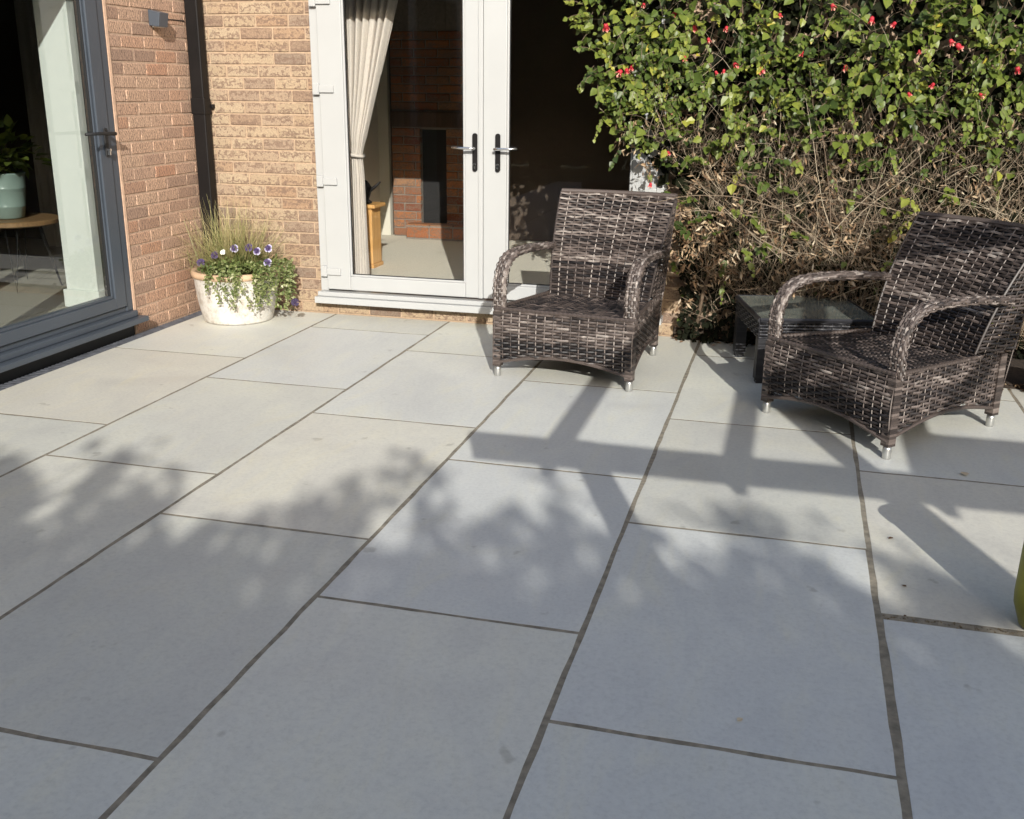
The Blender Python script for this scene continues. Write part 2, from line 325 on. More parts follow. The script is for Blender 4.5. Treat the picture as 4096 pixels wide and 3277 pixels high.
def cloud(name, tv, tf, pos, tip, nrm, size, tone, mat, parent=None, width=1.0):
    """many small leaves in one mesh: each a copy of a small template laid along its tip direction"""
    n = len(pos); y = unit(tip); x = unit(np.cross(y, nrm)); z = np.cross(x, y)
    B = np.stack([x*width, y, z], 1)                             # n,3,3
    V = np.einsum('vk,nkj->nvj', tv, B)*size[:, None, None]+pos[:, None, :]
    V = V.reshape(-1, 3); nv = len(tv)
    tf_ = np.array(tf); Fc = (tf_[None]+(np.arange(n)*nv)[:, None, None]).reshape(-1, tf_.shape[1])
    me = bpy.data.meshes.new(name)
    me.vertices.add(len(V)); me.vertices.foreach_set('co', V.ravel())
    nl = Fc.size; me.loops.add(nl); me.loops.foreach_set('vertex_index', Fc.ravel())
    me.polygons.add(len(Fc)); me.polygons.foreach_set('loop_start', np.arange(len(Fc))*tf_.shape[1]); 
    me.polygons.foreach_set('loop_total', np.full(len(Fc), tf_.shape[1]))
    me.update(calc_edges=True)
    a = me.attributes.new('tone', 'FLOAT', 'POINT'); a.data.foreach_set('value', np.repeat(tone, nv).astype(np.float32))
    me.materials.append(MT[mat]); me.validate()
    o = bpy.data.objects.new(name, me); COL.objects.link(o)
    if parent: o.parent = parent
    return o
def smoothn(x, y, s=1.0, seed=0):
    return (np.sin(x*3.1*s+seed)+np.sin(y*2.7*s+1.3*seed+1)+np.sin((x+y)*4.3*s+2*seed)+np.sin((x-y)*5.9*s+.7*seed))/4

# ================================================================== THE SETTING
WX, WY = -3.80, 6.27            # faces of the two brick walls
structure('lawn', MB().box(-60, 60, -80, 60, -0.40, -0.10), 'lawn')
patio = structure('patio', MB().box(-3.708, 5.2, -4.2, 6.26, -0.35, -0.0008), 'joint')
courses = [(-3.71, -2.875, 3.79), (-2.875, -2.083, 3.374), (-2.083, -1.277, 2.972), (-1.277, -0.4675, 2.55), (-0.4675, 0.3466, 2.116),
           (0.3466, 1.157, 2.89), (1.157, 1.967, 2.50), (1.967, 2.777, 2.05), (2.777, 3.587, 2.70), (3.587, 4.40, 2.3)]
PITCH = 1.242
def slab(x0, x1, y0, y1, i):
    r = random.Random(i*13+5); w = x1-x0; h = y1-y0; cx, cy = (x0+x1)/2, (y0+y1)/2
    bm = bmesh.new(); nx, ny = 9, 13; T = 0.0
    grid = []
    for a in range(nx):
        row = []
        for b in range(ny):
            u, v = a/(nx-1), b/(ny-1)
            x = -w/2+w*u; y = -h/2+h*v
            if a in (0, nx-1): x += r.uniform(-1, 1)*0.0022*(1 if 0 < b < ny-1 else 0)
            if b in (0, ny-1): y += r.uniform(-1, 1)*0.0022*(1 if 0 < a < nx-1 else 0)
            row.append((x, y))
        grid.append(row)
    def inset(x, y, d): return (x*(1-2*d/w), y*(1-2*d/h))
    tilt = (r.uniform(-1, 1)*0.0002, r.uniform(-1, 1)*0.0002)
    ring = [grid[a][0] for a in range(nx)]+[grid[nx-1][b] for b in range(1, ny)]+[grid[a][ny-1] for a in range(nx-2, -1, -1)]+[grid[0][b] for b in range(ny-2, 0, -1)]
    def z_at(x, y): return tilt[0]*x+tilt[1]*y+r.uniform(-.00015, .00015)
    lo = [bm.verts.new((x, y, -0.03)) for x, y in ring]
    md = [bm.verts.new((x, y, z_at(x, y)-0.0003)) for x, y in ring]
    hi = [bm.verts.new((*inset(x, y, 0.002+r.uniform(0, .0015)), z_at(x, y))) for x, y in ring]
    n = len(ring)
    for k in range(n):
        k2 = (k+1) % n
        bm.faces.new((lo[k], lo[k2], md[k2], md[k])); bm.faces.new((md[k], md[k2], hi[k2], hi[k]))
    bm.faces.new(hi)
    me = bpy.data.meshes.new('paving_slab'); bm.to_mesh(me); bm.free(); me.materials.append(MT['slab'])
    o = bpy.data.objects.new('paving_slab', me); COL.objects.link(o); o.parent = patio; o.location = (cx, cy, 0.0)
    return o
i = 0
for (x0, x1, ys) in courses:
    cuts = [ys+PITCH*k for k in range(-6, 5)]
    cuts = [-4.15]+[c for c in cuts if -4.0 < c < 6.10]+[6.262]
    for a, b in zip(cuts[:-1], cuts[1:]):
        gx = 0.0082; gy = 0.0074
        xa, xb = x0+gx, x1-gx
        if x0 < -3.6: xa = x0+0.002
        ya, yb = a+gy, b-gy
        if abs(x0-0.3466) < .01 and abs(b-2.89) < .02: yb -= 0.012
        if abs(x0-0.3466) < .01 and abs(a-2.89) < .02: ya += 0.012
        if abs(x1-0.3466) < .01 and b < 4: xb -= 0.004
        if abs(x0-0.3466) < .01 and b < 4: xa += 0.004
        slab(xa, xb, ya, yb, i); i += 1
# crumbly debris caught in the wide joint
m_ = MB()
for k in range(420):
    x = random.uniform(0.36, 1.15); y = 2.89+random.gauss(0, 0.009); s = random.uniform(.002, .006)
    c = Vector((x, y, -0.0025+s*.4)); p = [c+Vector((random.uniform(-s, s), random.uniform(-s, s), random.uniform(-s, s)*.6)) for _ in range(4)]
    m_.add(p, [(0,1,2),(0,2,3),(0,3,1),(1,3,2)])
o = m_.build('joint_debris', 'dirt', patio); o['kind'] = 'stuff'
# drain channel along the garden-door wall
drain = structure('drain_channel', MB().box(-3.797, -3.7085, 1.0, 6.26, -0.05, -0.012), 'drain')
m_ = MB()
for k in range(int((6.24-3.6)/0.03)):
    y = 3.6+k*0.03; m_.box(-3.795, -3.710, y, y+0.016, -0.0125, -0.003)
o = m_.build('grating', 'drain', drain); o['kind'] = 'stuff'
bed = MB(); bx = np.linspace(-.64, 4.4, 60); vs_ = []
for x in bx:
    yb = float(np.interp(x, [-.64, 0, .5, 1.1, 4.4], [6.22, 6.20, 5.95, 5.62, 5.45]))+random.uniform(-.02, .02)
    vs_ += [(x, yb, .001), (x, yb+.03, .016+random.uniform(0, .012)), (x, 6.268, .05+random.uniform(0, .02))]
bed.add(vs_, [(3*k, 3*k+3, 3*k+4, 3*k+1) for k in range(59)]+[(3*k+1, 3*k+4, 3*k+5, 3*k+2) for k in range(59)])
structure('planting_bed', bed, 'soil')

# ---------------------------------------------------------------- brick walls
BL, BH, BP = 0.215, 0.065, 0.075
def brick_mesh(seed):
    r = random.Random(seed); bm = bmesh.new(); bmesh.ops.create_cube(bm, size=1.0)
    bmesh.ops.scale(bm, vec=(BL, 0.05, BH), verts=bm.verts)
    bmesh.ops.bevel(bm, geom=list(bm.edges), offset=0.004, segments=1, affect='EDGES')
    for v in bm.verts: v.co += Vector((r.uniform(-1, 1)*.0014, r.uniform(-1, 1)*.0014, r.uniform(-1, 1)*.0012))
    me = bpy.data.meshes.new('brick'); bm.to_mesh(me); bm.free(); return me
BRICKS = [brick_mesh(s) for s in range(6)]
for b in BRICKS: b.materials.append(MT['brick'])
PBRICKS = [brick_mesh(s+40) for s in range(6)]
for b in PBRICKS: b.materials.append(MT['pierbrick'])
RBRICKS = [brick_mesh(s+20) for s in range(4)]
for b in RBRICKS: b.materials.append(MT['redbrick'])
def lay(parent, meshes, a0, a1, z0, z1, place, skip=None, seed=1, phase=0):
    """bricks in stretcher bond from a0 to a1 along the wall; place(mid, z) -> (location, rotation)"""
    r = random.Random(seed); row = 0; z = z0
    while z+BH <= z1+1e-6:
        s = a0-((row+phase) % 2)*(BL+.01)/2
        while s < a1:
            p0, p1 = max(s, a0), min(s+BL, a1)
            if p1-p0 > 0.03 and not (skip and skip((p0+p1)/2, z+BH/2)):
                o = bpy.data.objects.new('brick', r.choice(meshes)); COL.objects.link(o); o.parent = parent
                loc, rz = place((p0+p1)/2, z+BH/2); o.location = loc; o.rotation_euler = (r.uniform(-.006, .006), r.uniform(-.004, .004), rz+(math.pi if r.random() < .5 else 0))
                o.scale = ((p1-p0)/BL, 1, 1)
            s += BL+0.010
        row += 1; z += BP
# back wall (faces the garden), left of the white doors, under them and above them
back_wall = thing('brick_wall', 'buff brick house wall round the white double doors', 'wall', (0, 0, 0))
MB().box(-3.80, -2.972, WY+0.005, WY+0.25, -0.3, 2.80).build('mortar', 'mortar', back_wall)
MB().box(-2.968, -0.722, WY+0.003, WY+0.20, -0.3, 0.085).build('mortar', 'mortar', back_wall)
MB().box(-2.968, -0.722, WY+0.003, WY+0.25, 2.153, 2.80).build('lintel', 'mortar', back_wall)
MB().box(-0.718, 5.0, WY+0.003, WY+0.25, -0.3, 2.80).build('mortar', 'mortar', back_wall)
pb = lambda a, z: ((a, WY-0.0005+0.025-0.002*random.random(), z), 0.0)
lay(back_wall, BRICKS, -3.795, -2.976, 0.005, 2.36, pb, seed=3)
lay(back_wall, BRICKS, -2.976, -0.70, 0.006, 0.08, pb, seed=4, phase=1)
lay(back_wall, BRICKS, -0.71, 0.10, 0.005, 2.36, pb, seed=5)
# pier between the grey door and the corner (faces right)
pier = thing('brick_wall', 'narrow buff brick pier between grey glazed door and black downpipe', 'wall')
MB().box(WX-0.105, WX-0.002, 5.375, WY-0.001, -0.3, 2.80).build('mortar', 'piermortar', pier)
MB().box(WX-0.30, WX-0.003, 0.6, 5.37, 2.475, 2.80).build('lintel', 'mortar', pier)
pl_ = lambda a, z: ((WX-0.025+0.002*random.random()+0.0005, a, z), math.pi/2)
lay(pier, PBRICKS, 5.392, WY-0.004, 0.005, 2.36, pl_, seed=8, phase=1)
MB().box(WX-0.002, WX+0.006, 5.366, 5.388, 0.10, 2.47).build('sealant_bead', plain('pink_sealant', (0.60, 0.40, 0.28), 0.8, noise=.15, nscale=30), pier)

# ---------------------------------------------------------------- rooms behind the glass
FZ = 0.11
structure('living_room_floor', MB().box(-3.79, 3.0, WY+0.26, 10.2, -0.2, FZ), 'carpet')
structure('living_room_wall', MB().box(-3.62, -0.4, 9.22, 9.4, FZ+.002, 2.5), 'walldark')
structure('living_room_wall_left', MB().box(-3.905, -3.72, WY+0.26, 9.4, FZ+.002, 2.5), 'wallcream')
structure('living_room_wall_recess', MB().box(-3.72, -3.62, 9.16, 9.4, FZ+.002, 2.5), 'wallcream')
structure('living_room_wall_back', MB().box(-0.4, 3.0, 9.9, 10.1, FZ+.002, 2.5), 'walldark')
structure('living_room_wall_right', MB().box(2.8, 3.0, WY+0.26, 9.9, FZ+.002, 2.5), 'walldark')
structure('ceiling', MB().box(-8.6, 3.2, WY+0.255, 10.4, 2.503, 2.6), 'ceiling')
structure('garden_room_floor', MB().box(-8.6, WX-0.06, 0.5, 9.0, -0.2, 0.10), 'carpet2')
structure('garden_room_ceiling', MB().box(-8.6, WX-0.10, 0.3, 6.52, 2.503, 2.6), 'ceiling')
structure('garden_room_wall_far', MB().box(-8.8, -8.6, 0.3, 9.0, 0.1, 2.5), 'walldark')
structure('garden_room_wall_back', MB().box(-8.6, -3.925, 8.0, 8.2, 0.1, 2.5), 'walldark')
structure('garden_room_wall_front', MB().box(-8.6, WX-0.1, 0.3, 0.5, 0.1, 2.5), 'wallwhite')
structure('garden_room_wall_pier', MB().box(WX-0.128, WX-0.107, 5.376, 8.0, 0.102, 2.5), 'walldark')
o = structure('garden_room_wall_end', MB().box(-4.375, -4.15, 5.52, 5.68, 0.102, 2.5), 'wallwhite', bevel=0.004)
structure('skirting_board', MB().box(-4.393, -4.135, 5.505, 5.695, 0.102, 0.215), 'wallwhite', bevel=0.006)
structure('house_end_wall', MB().box(WX-0.30, WX-0.003, 0.3, 0.6, -0.3, 2.8), 'mortar')

# ================================================================== THINGS
# ---------------------------------------------------------------- white French doors
DY = 6.245        # outer face of the frame
fd = thing('french_doors', 'white plastic double doors with chrome lever handles and clear panes', 'door', (-1.845, DY, 0.085))
ofs = Vector((-1.845, DY, 0.085))
def part(name, mat, parent, x0, x1, y0, y1, z0, z1, bevel=0.003, off=ofs):
    return MB().box(x0-off.x, x1-off.x, y0-off.y, y1-off.y, z0-off.z, z1-off.z).build(name, mat, parent, bevel=bevel)
part('sill', 'upvc', fd, -2.985, -0.705, 6.165, DY+.06, 0.086, 0.128, .004)
part('sill', 'upvc', fd, -2.975, -0.715, 6.195, DY+.06, 0.129, 0.158, .005)
part('frame_jamb', 'upvc', fd, -2.970, -2.918, DY, DY+0.07, 0.159, 2.15)
part('frame_jamb', 'upvc', fd, -0.772, -0.720, DY, DY+0.07, 0.159, 2.15)
part('frame_head', 'upvc', fd, -2.9175, -0.7725, DY, DY+0.07, 2.095, 2.15)
GT, GB = 1.985, 0.262
for sgn, (a0, a1, g0, g1) in ((-1, (-2.915, -1.875, -2.752, -1.962)), (1, (-1.845, -0.775, -1.700, -0.928))):
    leaf = thing('door_leaf', None, None); leaf.parent = fd; leaf.location = (0, 0, 0)
    yy = DY-0.018
    MBp = lambda nm, x0, x1, z0, z1, y0=yy, y1=DY+0.05, mt_='upvc', bv=0.006: part(nm, mt_, leaf, x0, x1, y0, y1, z0, z1, bv)
    MBp('stile', a0, g0, 0.172, 2.09); MBp('stile', g1, a1, 0.172, 2.09)
    MBp('bottom_rail', g0+.0005, g1-.0005, 0.172, GB); MBp('top_rail', g0+.0005, g1-.0005, GT, 2.09)
    MBp('gasket', g0+.0145, g1-.0145, GB+.0142, GB+.018, yy+.012, yy+.0215, 'rubber', 0); MBp('gasket', g0+.0142, g0+.018, GB+.018, GT, yy+.012, yy+.0215, 'rubber', 0)
    MBp('gasket', g1-.018, g1-.0142, GB+.018, GT, yy+.012, yy+.0215, 'rubber', 0)
    for (bx0, bx1, bz0, bz1) in ((g0, g0+.014, GB, GT), (g1-.014, g1, GB, GT), (g0+.0145, g1-.0145, GB, GB+.014)): MBp('bead', bx0+.0003, bx1-.0003, bz0+.0003, bz1-.0003, yy+.006, yy+.0215, 'upvc', .004)
    MBp('pane', g0-.004, g1+.004, GB-.004, GT+.004, yy+.022, yy+.046, 'glass', 0)
    # lever handle on a black plate
    hx = -1.897 if sgn < 0 else -1.752
    hm = MB(); 
    pts = []
    for k in range(24):
        a = 2*math.pi*k/24; cz = 1.172 if math.sin(a) > 0 else 0.975
        pts.append((hx+0.0155*math.cos(a)-ofs.x, cz+0.0155*math.sin(a)-ofs.z))
    y0, y1 = yy-0.010-ofs.y, yy-ofs.y+0.001
    hm.add([(p[0], y0, p[1]) for p in pts]+[(p[0], y1, p[1]) for p in pts], [tuple(range(24))]+[(k, (k+1) % 24, 24+(k+1) % 24, 24+k)[::-1] for k in range(24)])
    pl = hm.build('handle_plate', 'black', leaf)
    hm = MB(); d = sgn
    hm.tube([(hx-ofs.x, y0+.002, 1.098-ofs.z), (hx-ofs.x, y0-.045, 1.098-ofs.z)], 0.010, 10)
    hm.tube([(hx-ofs.x-d*.012, y0-.045, 1.098-ofs.z), (hx-ofs.x+d*.02, y0-.047, 1.099-ofs.z), (hx-ofs.x+d*.07, y0-.05, 1.101-ofs.z), (hx-ofs.x+d*.135, y0-.046, 1.104-ofs.z)], [.0085, .009, .008, .0065], 10)
    h_ = hm.build('lever', 'chrome', leaf, smooth=True)
    hm = MB(); hm.tube([(hx-ofs.x, y0+.002, 1.002-ofs.z), (hx-ofs.x, y0-.006, 1.002-ofs.z)], 0.009, 12); hm.box(hx-ofs.x-.005, hx-ofs.x+.005, y0-.006, y0, .978-ofs.z, 1.0-ofs.z)
    hm.build('lock_cylinder', 'chrome', leaf)
part('meeting_strip', 'upvc', fd, -1.8745, -1.8455, DY-0.030, DY+0.03, 0.172, 2.09, .005)
for hz in (0.29, 0.87, 1.435, 1.95):
    h_ = part('hinge', 'upvc', fd, -2.955, -2.912, DY-0.034, DY-0.001, hz-0.035, hz+0.035, .005)
    part('hinge_leaf', 'upvc', h_, -2.911, -2.815, DY-0.034, DY-0.0185, hz-0.022, hz+0.022, .004)
for hz in (0.29, 0.87, 1.435, 1.95):
    h_ = part('hinge', 'upvc', fd, -0.778, -0.735, DY-0.034, DY-0.001, hz-0.035, hz+0.035, .005)
    part('hinge_leaf', 'upvc', h_, -0.875, -0.779, DY-0.034, DY-0.0185, hz-0.022, hz+0.022, .004)

# ---------------------------------------------------------------- grey glazed door, left
gd = thing('glazed_door', 'anthracite grey aluminium glazed doors with black lever handle', 'door', (WX, 4.2, 0.0))
ofs2 = Vector((WX, 4.2, 0.0))
gp = lambda nm, mt_, par, x0, x1, y0, y1, z0, z1, bv=.003: part(nm, mt_, par, x0, x1, y0, y1, z0, z1, bv, ofs2)
gp('sill', 'grey', gd, WX-0.06, -3.718, 0.62, 5.40, 0.080, 0.112, .006)
gp('sill_step', 'grey', gd, WX-0.06, -3.765, 0.62, 5.365, 0.1125, 0.150, .008)
gp('threshold', 'rubber', gd, WX-0.10, WX-0.01, 0.62, 5.39, -0.02, 0.079, 0)
gp('frame_bottom', 'grey', gd, WX-0.062, WX-0.002, 0.64, 5.30, 0.151, 0.180, .003)
gp('frame_jamb', 'grey', gd, WX-0.062, WX+0.004, 5.302, 5.362, 0.151, 2.47, .004)
gp('frame_jamb', 'grey', gd, WX-0.062, WX+0.004, 0.62, 0.66, 0.151, 2.47, .004)
gp('frame_head', 'grey', gd, WX-0.062, WX+0.004, 0.662, 5.30, 2.405, 2.47, .004)
for (y0, y1) in ((3.72, 5.294), (2.20, 3.712), (0.668, 2.192)):
    leaf = thing('door_leaf', None, None); leaf.parent = gd
    sx0, sx1 = WX-0.055, WX+0.012
    gp('stile', 'grey', leaf, sx0, sx1, y1-0.098, y1, 0.186, 2.40); gp('stile', 'grey', leaf, sx0, sx1, y0, y0+0.098, 0.186, 2.40)
    gp('bottom_rail', 'grey', leaf, sx0, sx1, y0+.0985, y1-.0985, 0.186, 0.250); gp('top_rail', 'grey', leaf, sx0, sx1, y0+.0985, y1-.0985, 2.33, 2.40)
    gp('bead', 'grey', leaf, sx0+.01, sx1-.012, y1-0.116, y1-0.0985, 0.2505, 2.33, .002)
    gp('bead', 'grey', leaf, sx0+.01, sx1-.012, y0+0.117, y1-0.117, 0.2505, 0.266, .002)
    gp('gasket', 'rubber', leaf, sx0+.012, sx1-.02, y1-0.121, y1-0.1165, 0.267, 2.329, 0)
    gp('pane', 'glass2', leaf, sx0+.016, sx0+.040, y0+0.098, y1-0.110, 0.255, 2.335, 0)
    if y1 > 5:
        hy, hz, hx = y1-0.043, 1.185, sx1
        gp('handle_plate', 'rubber', leaf, hx, hx+.010, hy-.014, hy+.014, hz-.125, hz+.03, .004)
        q = lambda x, y, z: (x-ofs2.x, y-ofs2.y, z-ofs2.z)
        mb = MB(); mb.tube([q(hx+.01, hy, hz), q(hx+.062, hy, hz)], .0105, 10)
        mb.tube([q(hx+.062, hy+.012, hz), q(hx+.064, hy-.03, hz+.002), q(hx+.070, hy-.12, hz+.006), q(hx+.070, hy-.26, hz+.006)], [.0105, .0105, .0095, .0085], 10)
        mb.build('lever', 'rubber', leaf, smooth=True)
        mb = MB(); mb.tube([q(hx+.01, hy, hz-.09), q(hx+.03, hy, hz-.09)], .0085, 12); mb.box(hx+.012-ofs2.x, hx+.026-ofs2.x, hy-.005-ofs2.y, hy+.005-ofs2.y, hz-.118, hz-.095)
        mb.build('lock_cylinder', 'chrome', leaf)

# ---------------------------------------------------------------- wall light and downpipe
wl_ = thing('wall_light', 'small slate grey box wall light on the brick pier', 'wall light', (WX, 5.84, 1.83))
mb = MB(); mb.add([(0.004, -.048, -.042), (.070, -.048, -.050), (.082, -.048, .030), (.004, -.048, .048), (0.004, .048, -.042), (.070, .048, -.050), (.082, .048, .030), (.004, .048, .048)],
      [(0,1,2,3),(7,6,5,4),(0,4,5,1),(1,5,6,2),(2,6,7,3),(3,7,4,0)])
mb.build('housing', 'grey', wl_, bevel=.004)
MB().box(-0.004, 0.006, -.035, .035, -.035, .035).build('back_plate', 'grey', wl_)
MB().box(0.02, 0.06, -.035, .035, -.0505, -.0440).build('diffuser', 'petalwhite', wl_)
mb = MB(); mb.tube([(0.004, .03, .0), (.004, .10, .0), (.004, .2, .004), (.004, .34, .005)], .003, 6); mb.build('cable', 'rubber', wl_)
dp = thing('downpipe', 'square black downpipe in the corner of the brick walls', 'drainpipe', (-3.735, 6.20, 0.0))
MB().box(-0.045, 0.045, -0.035, 0.035, 0.06, 2.8).build('pipe', 'black', dp, bevel=.008)
for z in (0.10, 1.32, 2.35):
    b_ = MB().box(-0.050, 0.050, -0.040, 0.040, z-.05, z+.05).build('collar', 'black', dp, bevel=.006)
    MB().box(-0.062, 0.062, 0.036, 0.069, z-.012, z+.012).build('bracket', 'black', b_, bevel=.003)

# ---------------------------------------------------------------- living room things
cur = thing('curtain', 'oatmeal linen curtain tied back inside the white doors', 'curtain', (-2.828, 6.53, FZ))
NF = 96
def curtain_grid(z0, z1, nz):
    vs_ = []; fs = []
    key = [(0.0, -2.845, -2.685), (0.13, -2.845, -2.70), (0.9, -2.835, -2.712), (1.02, -2.832, -2.722), (1.1, -2.835, -2.70), (1.48, -2.845, -2.59), (1.96, -2.87, -2.455), (2.4, -2.90, -2.36)]
    for j in range(nz):
        z = z0+(z1-z0)*j/(nz-1)
        for q in range(len(key)-1):
            if key[q][0] <= z <= key[q+1][0]+1e-6:
                t = (z-key[q][0])/(key[q+1][0]-key[q][0]); xl = key[q][1]*(1-t)+key[q+1][1]*t; xr = key[q][2]*(1-t)+key[q+1][2]*t; break
        wd = xr-xl; amp = 0.030 if z > 1.1 else (0.018+0.05*abs(z-1.02)*0.5)
        if z < 1.0: amp = 0.016+0.010*(1.0-z)
        for k in range(NF):
            u = k/(NF-1); ph = u*2*math.pi*7.3+0.5*math.sin(u*9)+0.25*math.sin(z*2.0+u*5)
            y = amp*math.sin(ph)+0.3*amp*math.sin(2.3*ph+z)
            x = xl+wd*u+amp*.25*math.cos(ph)
            vs_.append((x+2.78, y, z-FZ))
    for j in range(nz-1):
        for k in range(NF-1): fs.append((j*NF+k, j*NF+k+1, (j+1)*NF+k+1, (j+1)*NF+k))
    return vs_, fs
mb = MB(); v_, f_ = curtain_grid(0.125, 2.4, 60); mb.add(v_, f_); cl = mb.build('drape', 'curtain', cur, smooth=True)
mb = MB(); mb.tube([(-.062, -.03, .905), (-.03, -.042, .91), (.02, -.042, .908), (.062, -.028, .902), (.066, .02, .9), (0, .04, .9), (-.066, .02, .9), (-.062, -.03, .905)], .012, 8); mb.build('tieback', 'curtain', cur, smooth=True)
mb = MB(); mb.tube([(-.2, .0, 2.30), (1.2, .0, 2.30)], .014, 10); mb.build('curtain_pole', 'darkwood', cur)

cab = thing('cabinet', 'small honey pine cabinet beside the tied curtain', 'cabinet', (-3.27, 7.50, FZ))
MB().box(-.20, .19, -.09, .09, .03, .455).build('carcass', 'pine', cab, bevel=.006)
MB().box(-.225, .225, -.115, .115, .456, .485).build('top', 'pine', cab, bevel=.008)
MB().box(-.21, .20, -.10, .10, 0, .0295).build('plinth', 'pine', cab, bevel=.004)
d_ = MB().box(-.15, .14, -.105, -.0905, .06, .43).build('door', 'pine', cab, bevel=.004)
MB().box(.10, .125, -.125, -.1055, .24, .265).build('knob', 'darkwood', d_, bevel=.006)
mb = MB(); mb.lathe([(0.0, 0), (.05, 0), (.055, .01), (.03, .03), (.045, .07), (.06, .11), (.035, .15), (.02, .17), (.0, .175)], n=16)
mb.tube([(.05, 0, .10), (.09, 0, .13), (.13, .0, .165)], [.014, .01, .006], 8)
tag(mb.build('ornament', 'mattblack', smooth=True, loc=(-3.16, 7.48, FZ+.485)), 'dark pitcher ornament standing on the pine cabinet', 'ornament')

fp = thing('fireplace', 'red brick fireplace with dark opening and oak beam', 'fireplace', (0, 0, 0))
OX0, OX1, OZ = -3.31, -3.06, 1.08
MB().box(-3.58, OX0, 9.155, 9.218, FZ+.002, 2.5).build('mortar', 'greymortar', fp)
MB().box(OX1, -2.52, 9.155, 9.218, FZ+.002, 2.5).build('mortar', 'greymortar', fp)
MB().box(OX0+.001, OX1-.001, 9.155, 9.218, OZ, 2.5).build('mortar', 'greymortar', fp)
MB().box(OX0+.001, OX1-.001, 9.212, 9.2185, FZ+.002, OZ-.001).build('opening_shade', 'mattblack', fp)  # black panel whose colour stands for the shade of a deep opening
fpl = lambda a, z: ((a, 9.15+.022, z), 0)
lay(fp, RBRICKS, -3.58, OX0, FZ+.012, OZ+.01, fpl, seed=31); lay(fp, RBRICKS, OX1, -2.52, FZ+.012, OZ+.01, fpl, seed=32); lay(fp, RBRICKS, -3.58, -2.52, 1.25, 1.95, fpl, seed=33)
MB().box(-3.585, -2.515, 9.12, 9.1545, 1.10, 1.235).build('beam', 'darkwood', fp, bevel=.006)
h_ = MB().box(-3.40, -2.58, 8.99, 9.145, FZ+.002, FZ+.125).build('hearth', 'greymortar', fp)
for k in range(4):
    o = bpy.data.objects.new('brick', RBRICKS[k % 4]); COL.objects.link(o); o.parent = h_; o.location = (-3.29+k*.225, 8.985+.02, FZ+.065); o.scale = (1, 1, 1.45)
for k in range(4):
    o = bpy.data.objects.new('brick', RBRICKS[k % 4]); COL.objects.link(o); o.parent = h_; o.location = (-3.29+k*.225, 9.065, FZ+.105); o.scale = (1, 2.7, 1)
sf = thing('sofa', 'dark low sofa in the dim room behind the right pane', 'sofa', (0.0, 8.9, FZ))
MB().box(-.95, .95, -.42, .42, .08, .34).build('base', 'sofa', sf, bevel=.04)
MB().box(-.95, .95, .18, .44, .341, .86).build('backrest', 'sofa', sf, bevel=.07)
for sx in (-1, 1): MB().box(min(sx*.96, sx*1.16), max(sx*.96, sx*1.16), -.44, .44, .04, .60).build('arm', 'sofa', sf, bevel=.06)
for sx in (-.47, .47): MB().box(sx-.455, sx+.455, -.44, .17, .342, .48).build('seat_cushion', 'sofa', sf, bevel=.05)
for sx in (-.85, .85):
    for sy in (-.35, .35): MB().box(sx-.03, sx+.03, sy-.03, sy+.03, 0, .079).build('foot', 'darkwood', sf)
tag(MB().box(-.30, .55, -.02, .02, 0, .02).add([(-.30, -.30, .0), (.5, -.30, .0), (.5, .0, .012), (-.30, .0, .012), (-.30, -.3, .02), (.5, -.3, .02), (.5, 0, .035), (-.3, 0, .035)], [(0,3,2,1),(4,5,6,7),(0,1,5,4),(1,2,6,5),(2,3,7,6),(3,0,4,7)]).build('throw_blanket', 'throw', loc=(-.2, 8.85, FZ+.485)), 'folded reddish throw lying on the dark sofa seat', 'blanket')

# ---------------------------------------------------------------- garden room things
tx, ty = -5.12, 6.0
st = thing('side_table', 'round wooden side table on thin black legs behind grey door glass', 'table', (tx, ty, .10))
mb = MB(); mb.lathe([(0, .435), (.28, .435), (.30, .445), (.30, .468), (.29, .475), (0, .475)], n=36); mb.build('top', wood_material('worn_mango_wood', (0.20, 0.11, 0.05), (0.32, 0.19, 0.09)), st)
for a in (0.5, 2.1, 3.7, 5.3):
    mb = MB(); c, s = math.cos(a), math.sin(a)
    mb.tube([(c*.16-s*.04, s*.16+c*.04, .435), (c*.26, s*.26, .006), (c*.16+s*.04, s*.16-c*.04, .435)], .006, 6); mb.build('hairpin_leg', 'black', st)
pp = thing('plant_pot', 'pale celadon ribbed pot standing on the wooden side table', 'plant pot', (tx-.0, ty-.03, .576))
mb = MB(); mb.lathe([(0, 0), (.085, 0), (.10, .01), (.112, .08), (.1145, .083), (.113, .086), (.125, .2), (.1275, .203), (.126, .206), (.132, .29), (.137, .30), (.130, .305), (.122, .29), (0, .28)], n=40); mb.build('body', 'celadon', pp, smooth=True)
mb = MB(); mb.lathe([(0, .284), (.122, .284)], n=24); mb.build('soil', 'soil', pp)
hp = thing('house_plant', 'leafy green house plant growing in the celadon pot', 'plant', (tx, ty-.03, .86))
n = 160; a = rng.uniform(0, 6.28, n); el = rng.uniform(.2, 1.4, n); r = rng.uniform(.06, .26, n)
pos = np.stack([np.cos(a)*np.cos(el)*r, np.sin(a)*np.cos(el)*r, np.sin(el)*r*1.3], 1)
tip = unit(pos+np.array([0, 0, -.08])+rng.normal(0, .05, (n, 3))); cloud('foliage', LEAF_V, LEAF_F, pos, tip, np.tile([0, 0, 1.], (n, 1))+rng.normal(0, .3, (n, 3)), rng.uniform(.06, .11, n), rng.uniform(0.2, .75, n), 'leaf', hp)
mb = MB()
for k in range(14):
    p = pos[k*11]; mb.tube([(0, 0, -.01), tuple(p*.5+np.array([0, 0, .05])), tuple(p)], .003, 5, tone=.2)
mb.build('stems', 'twig', hp)
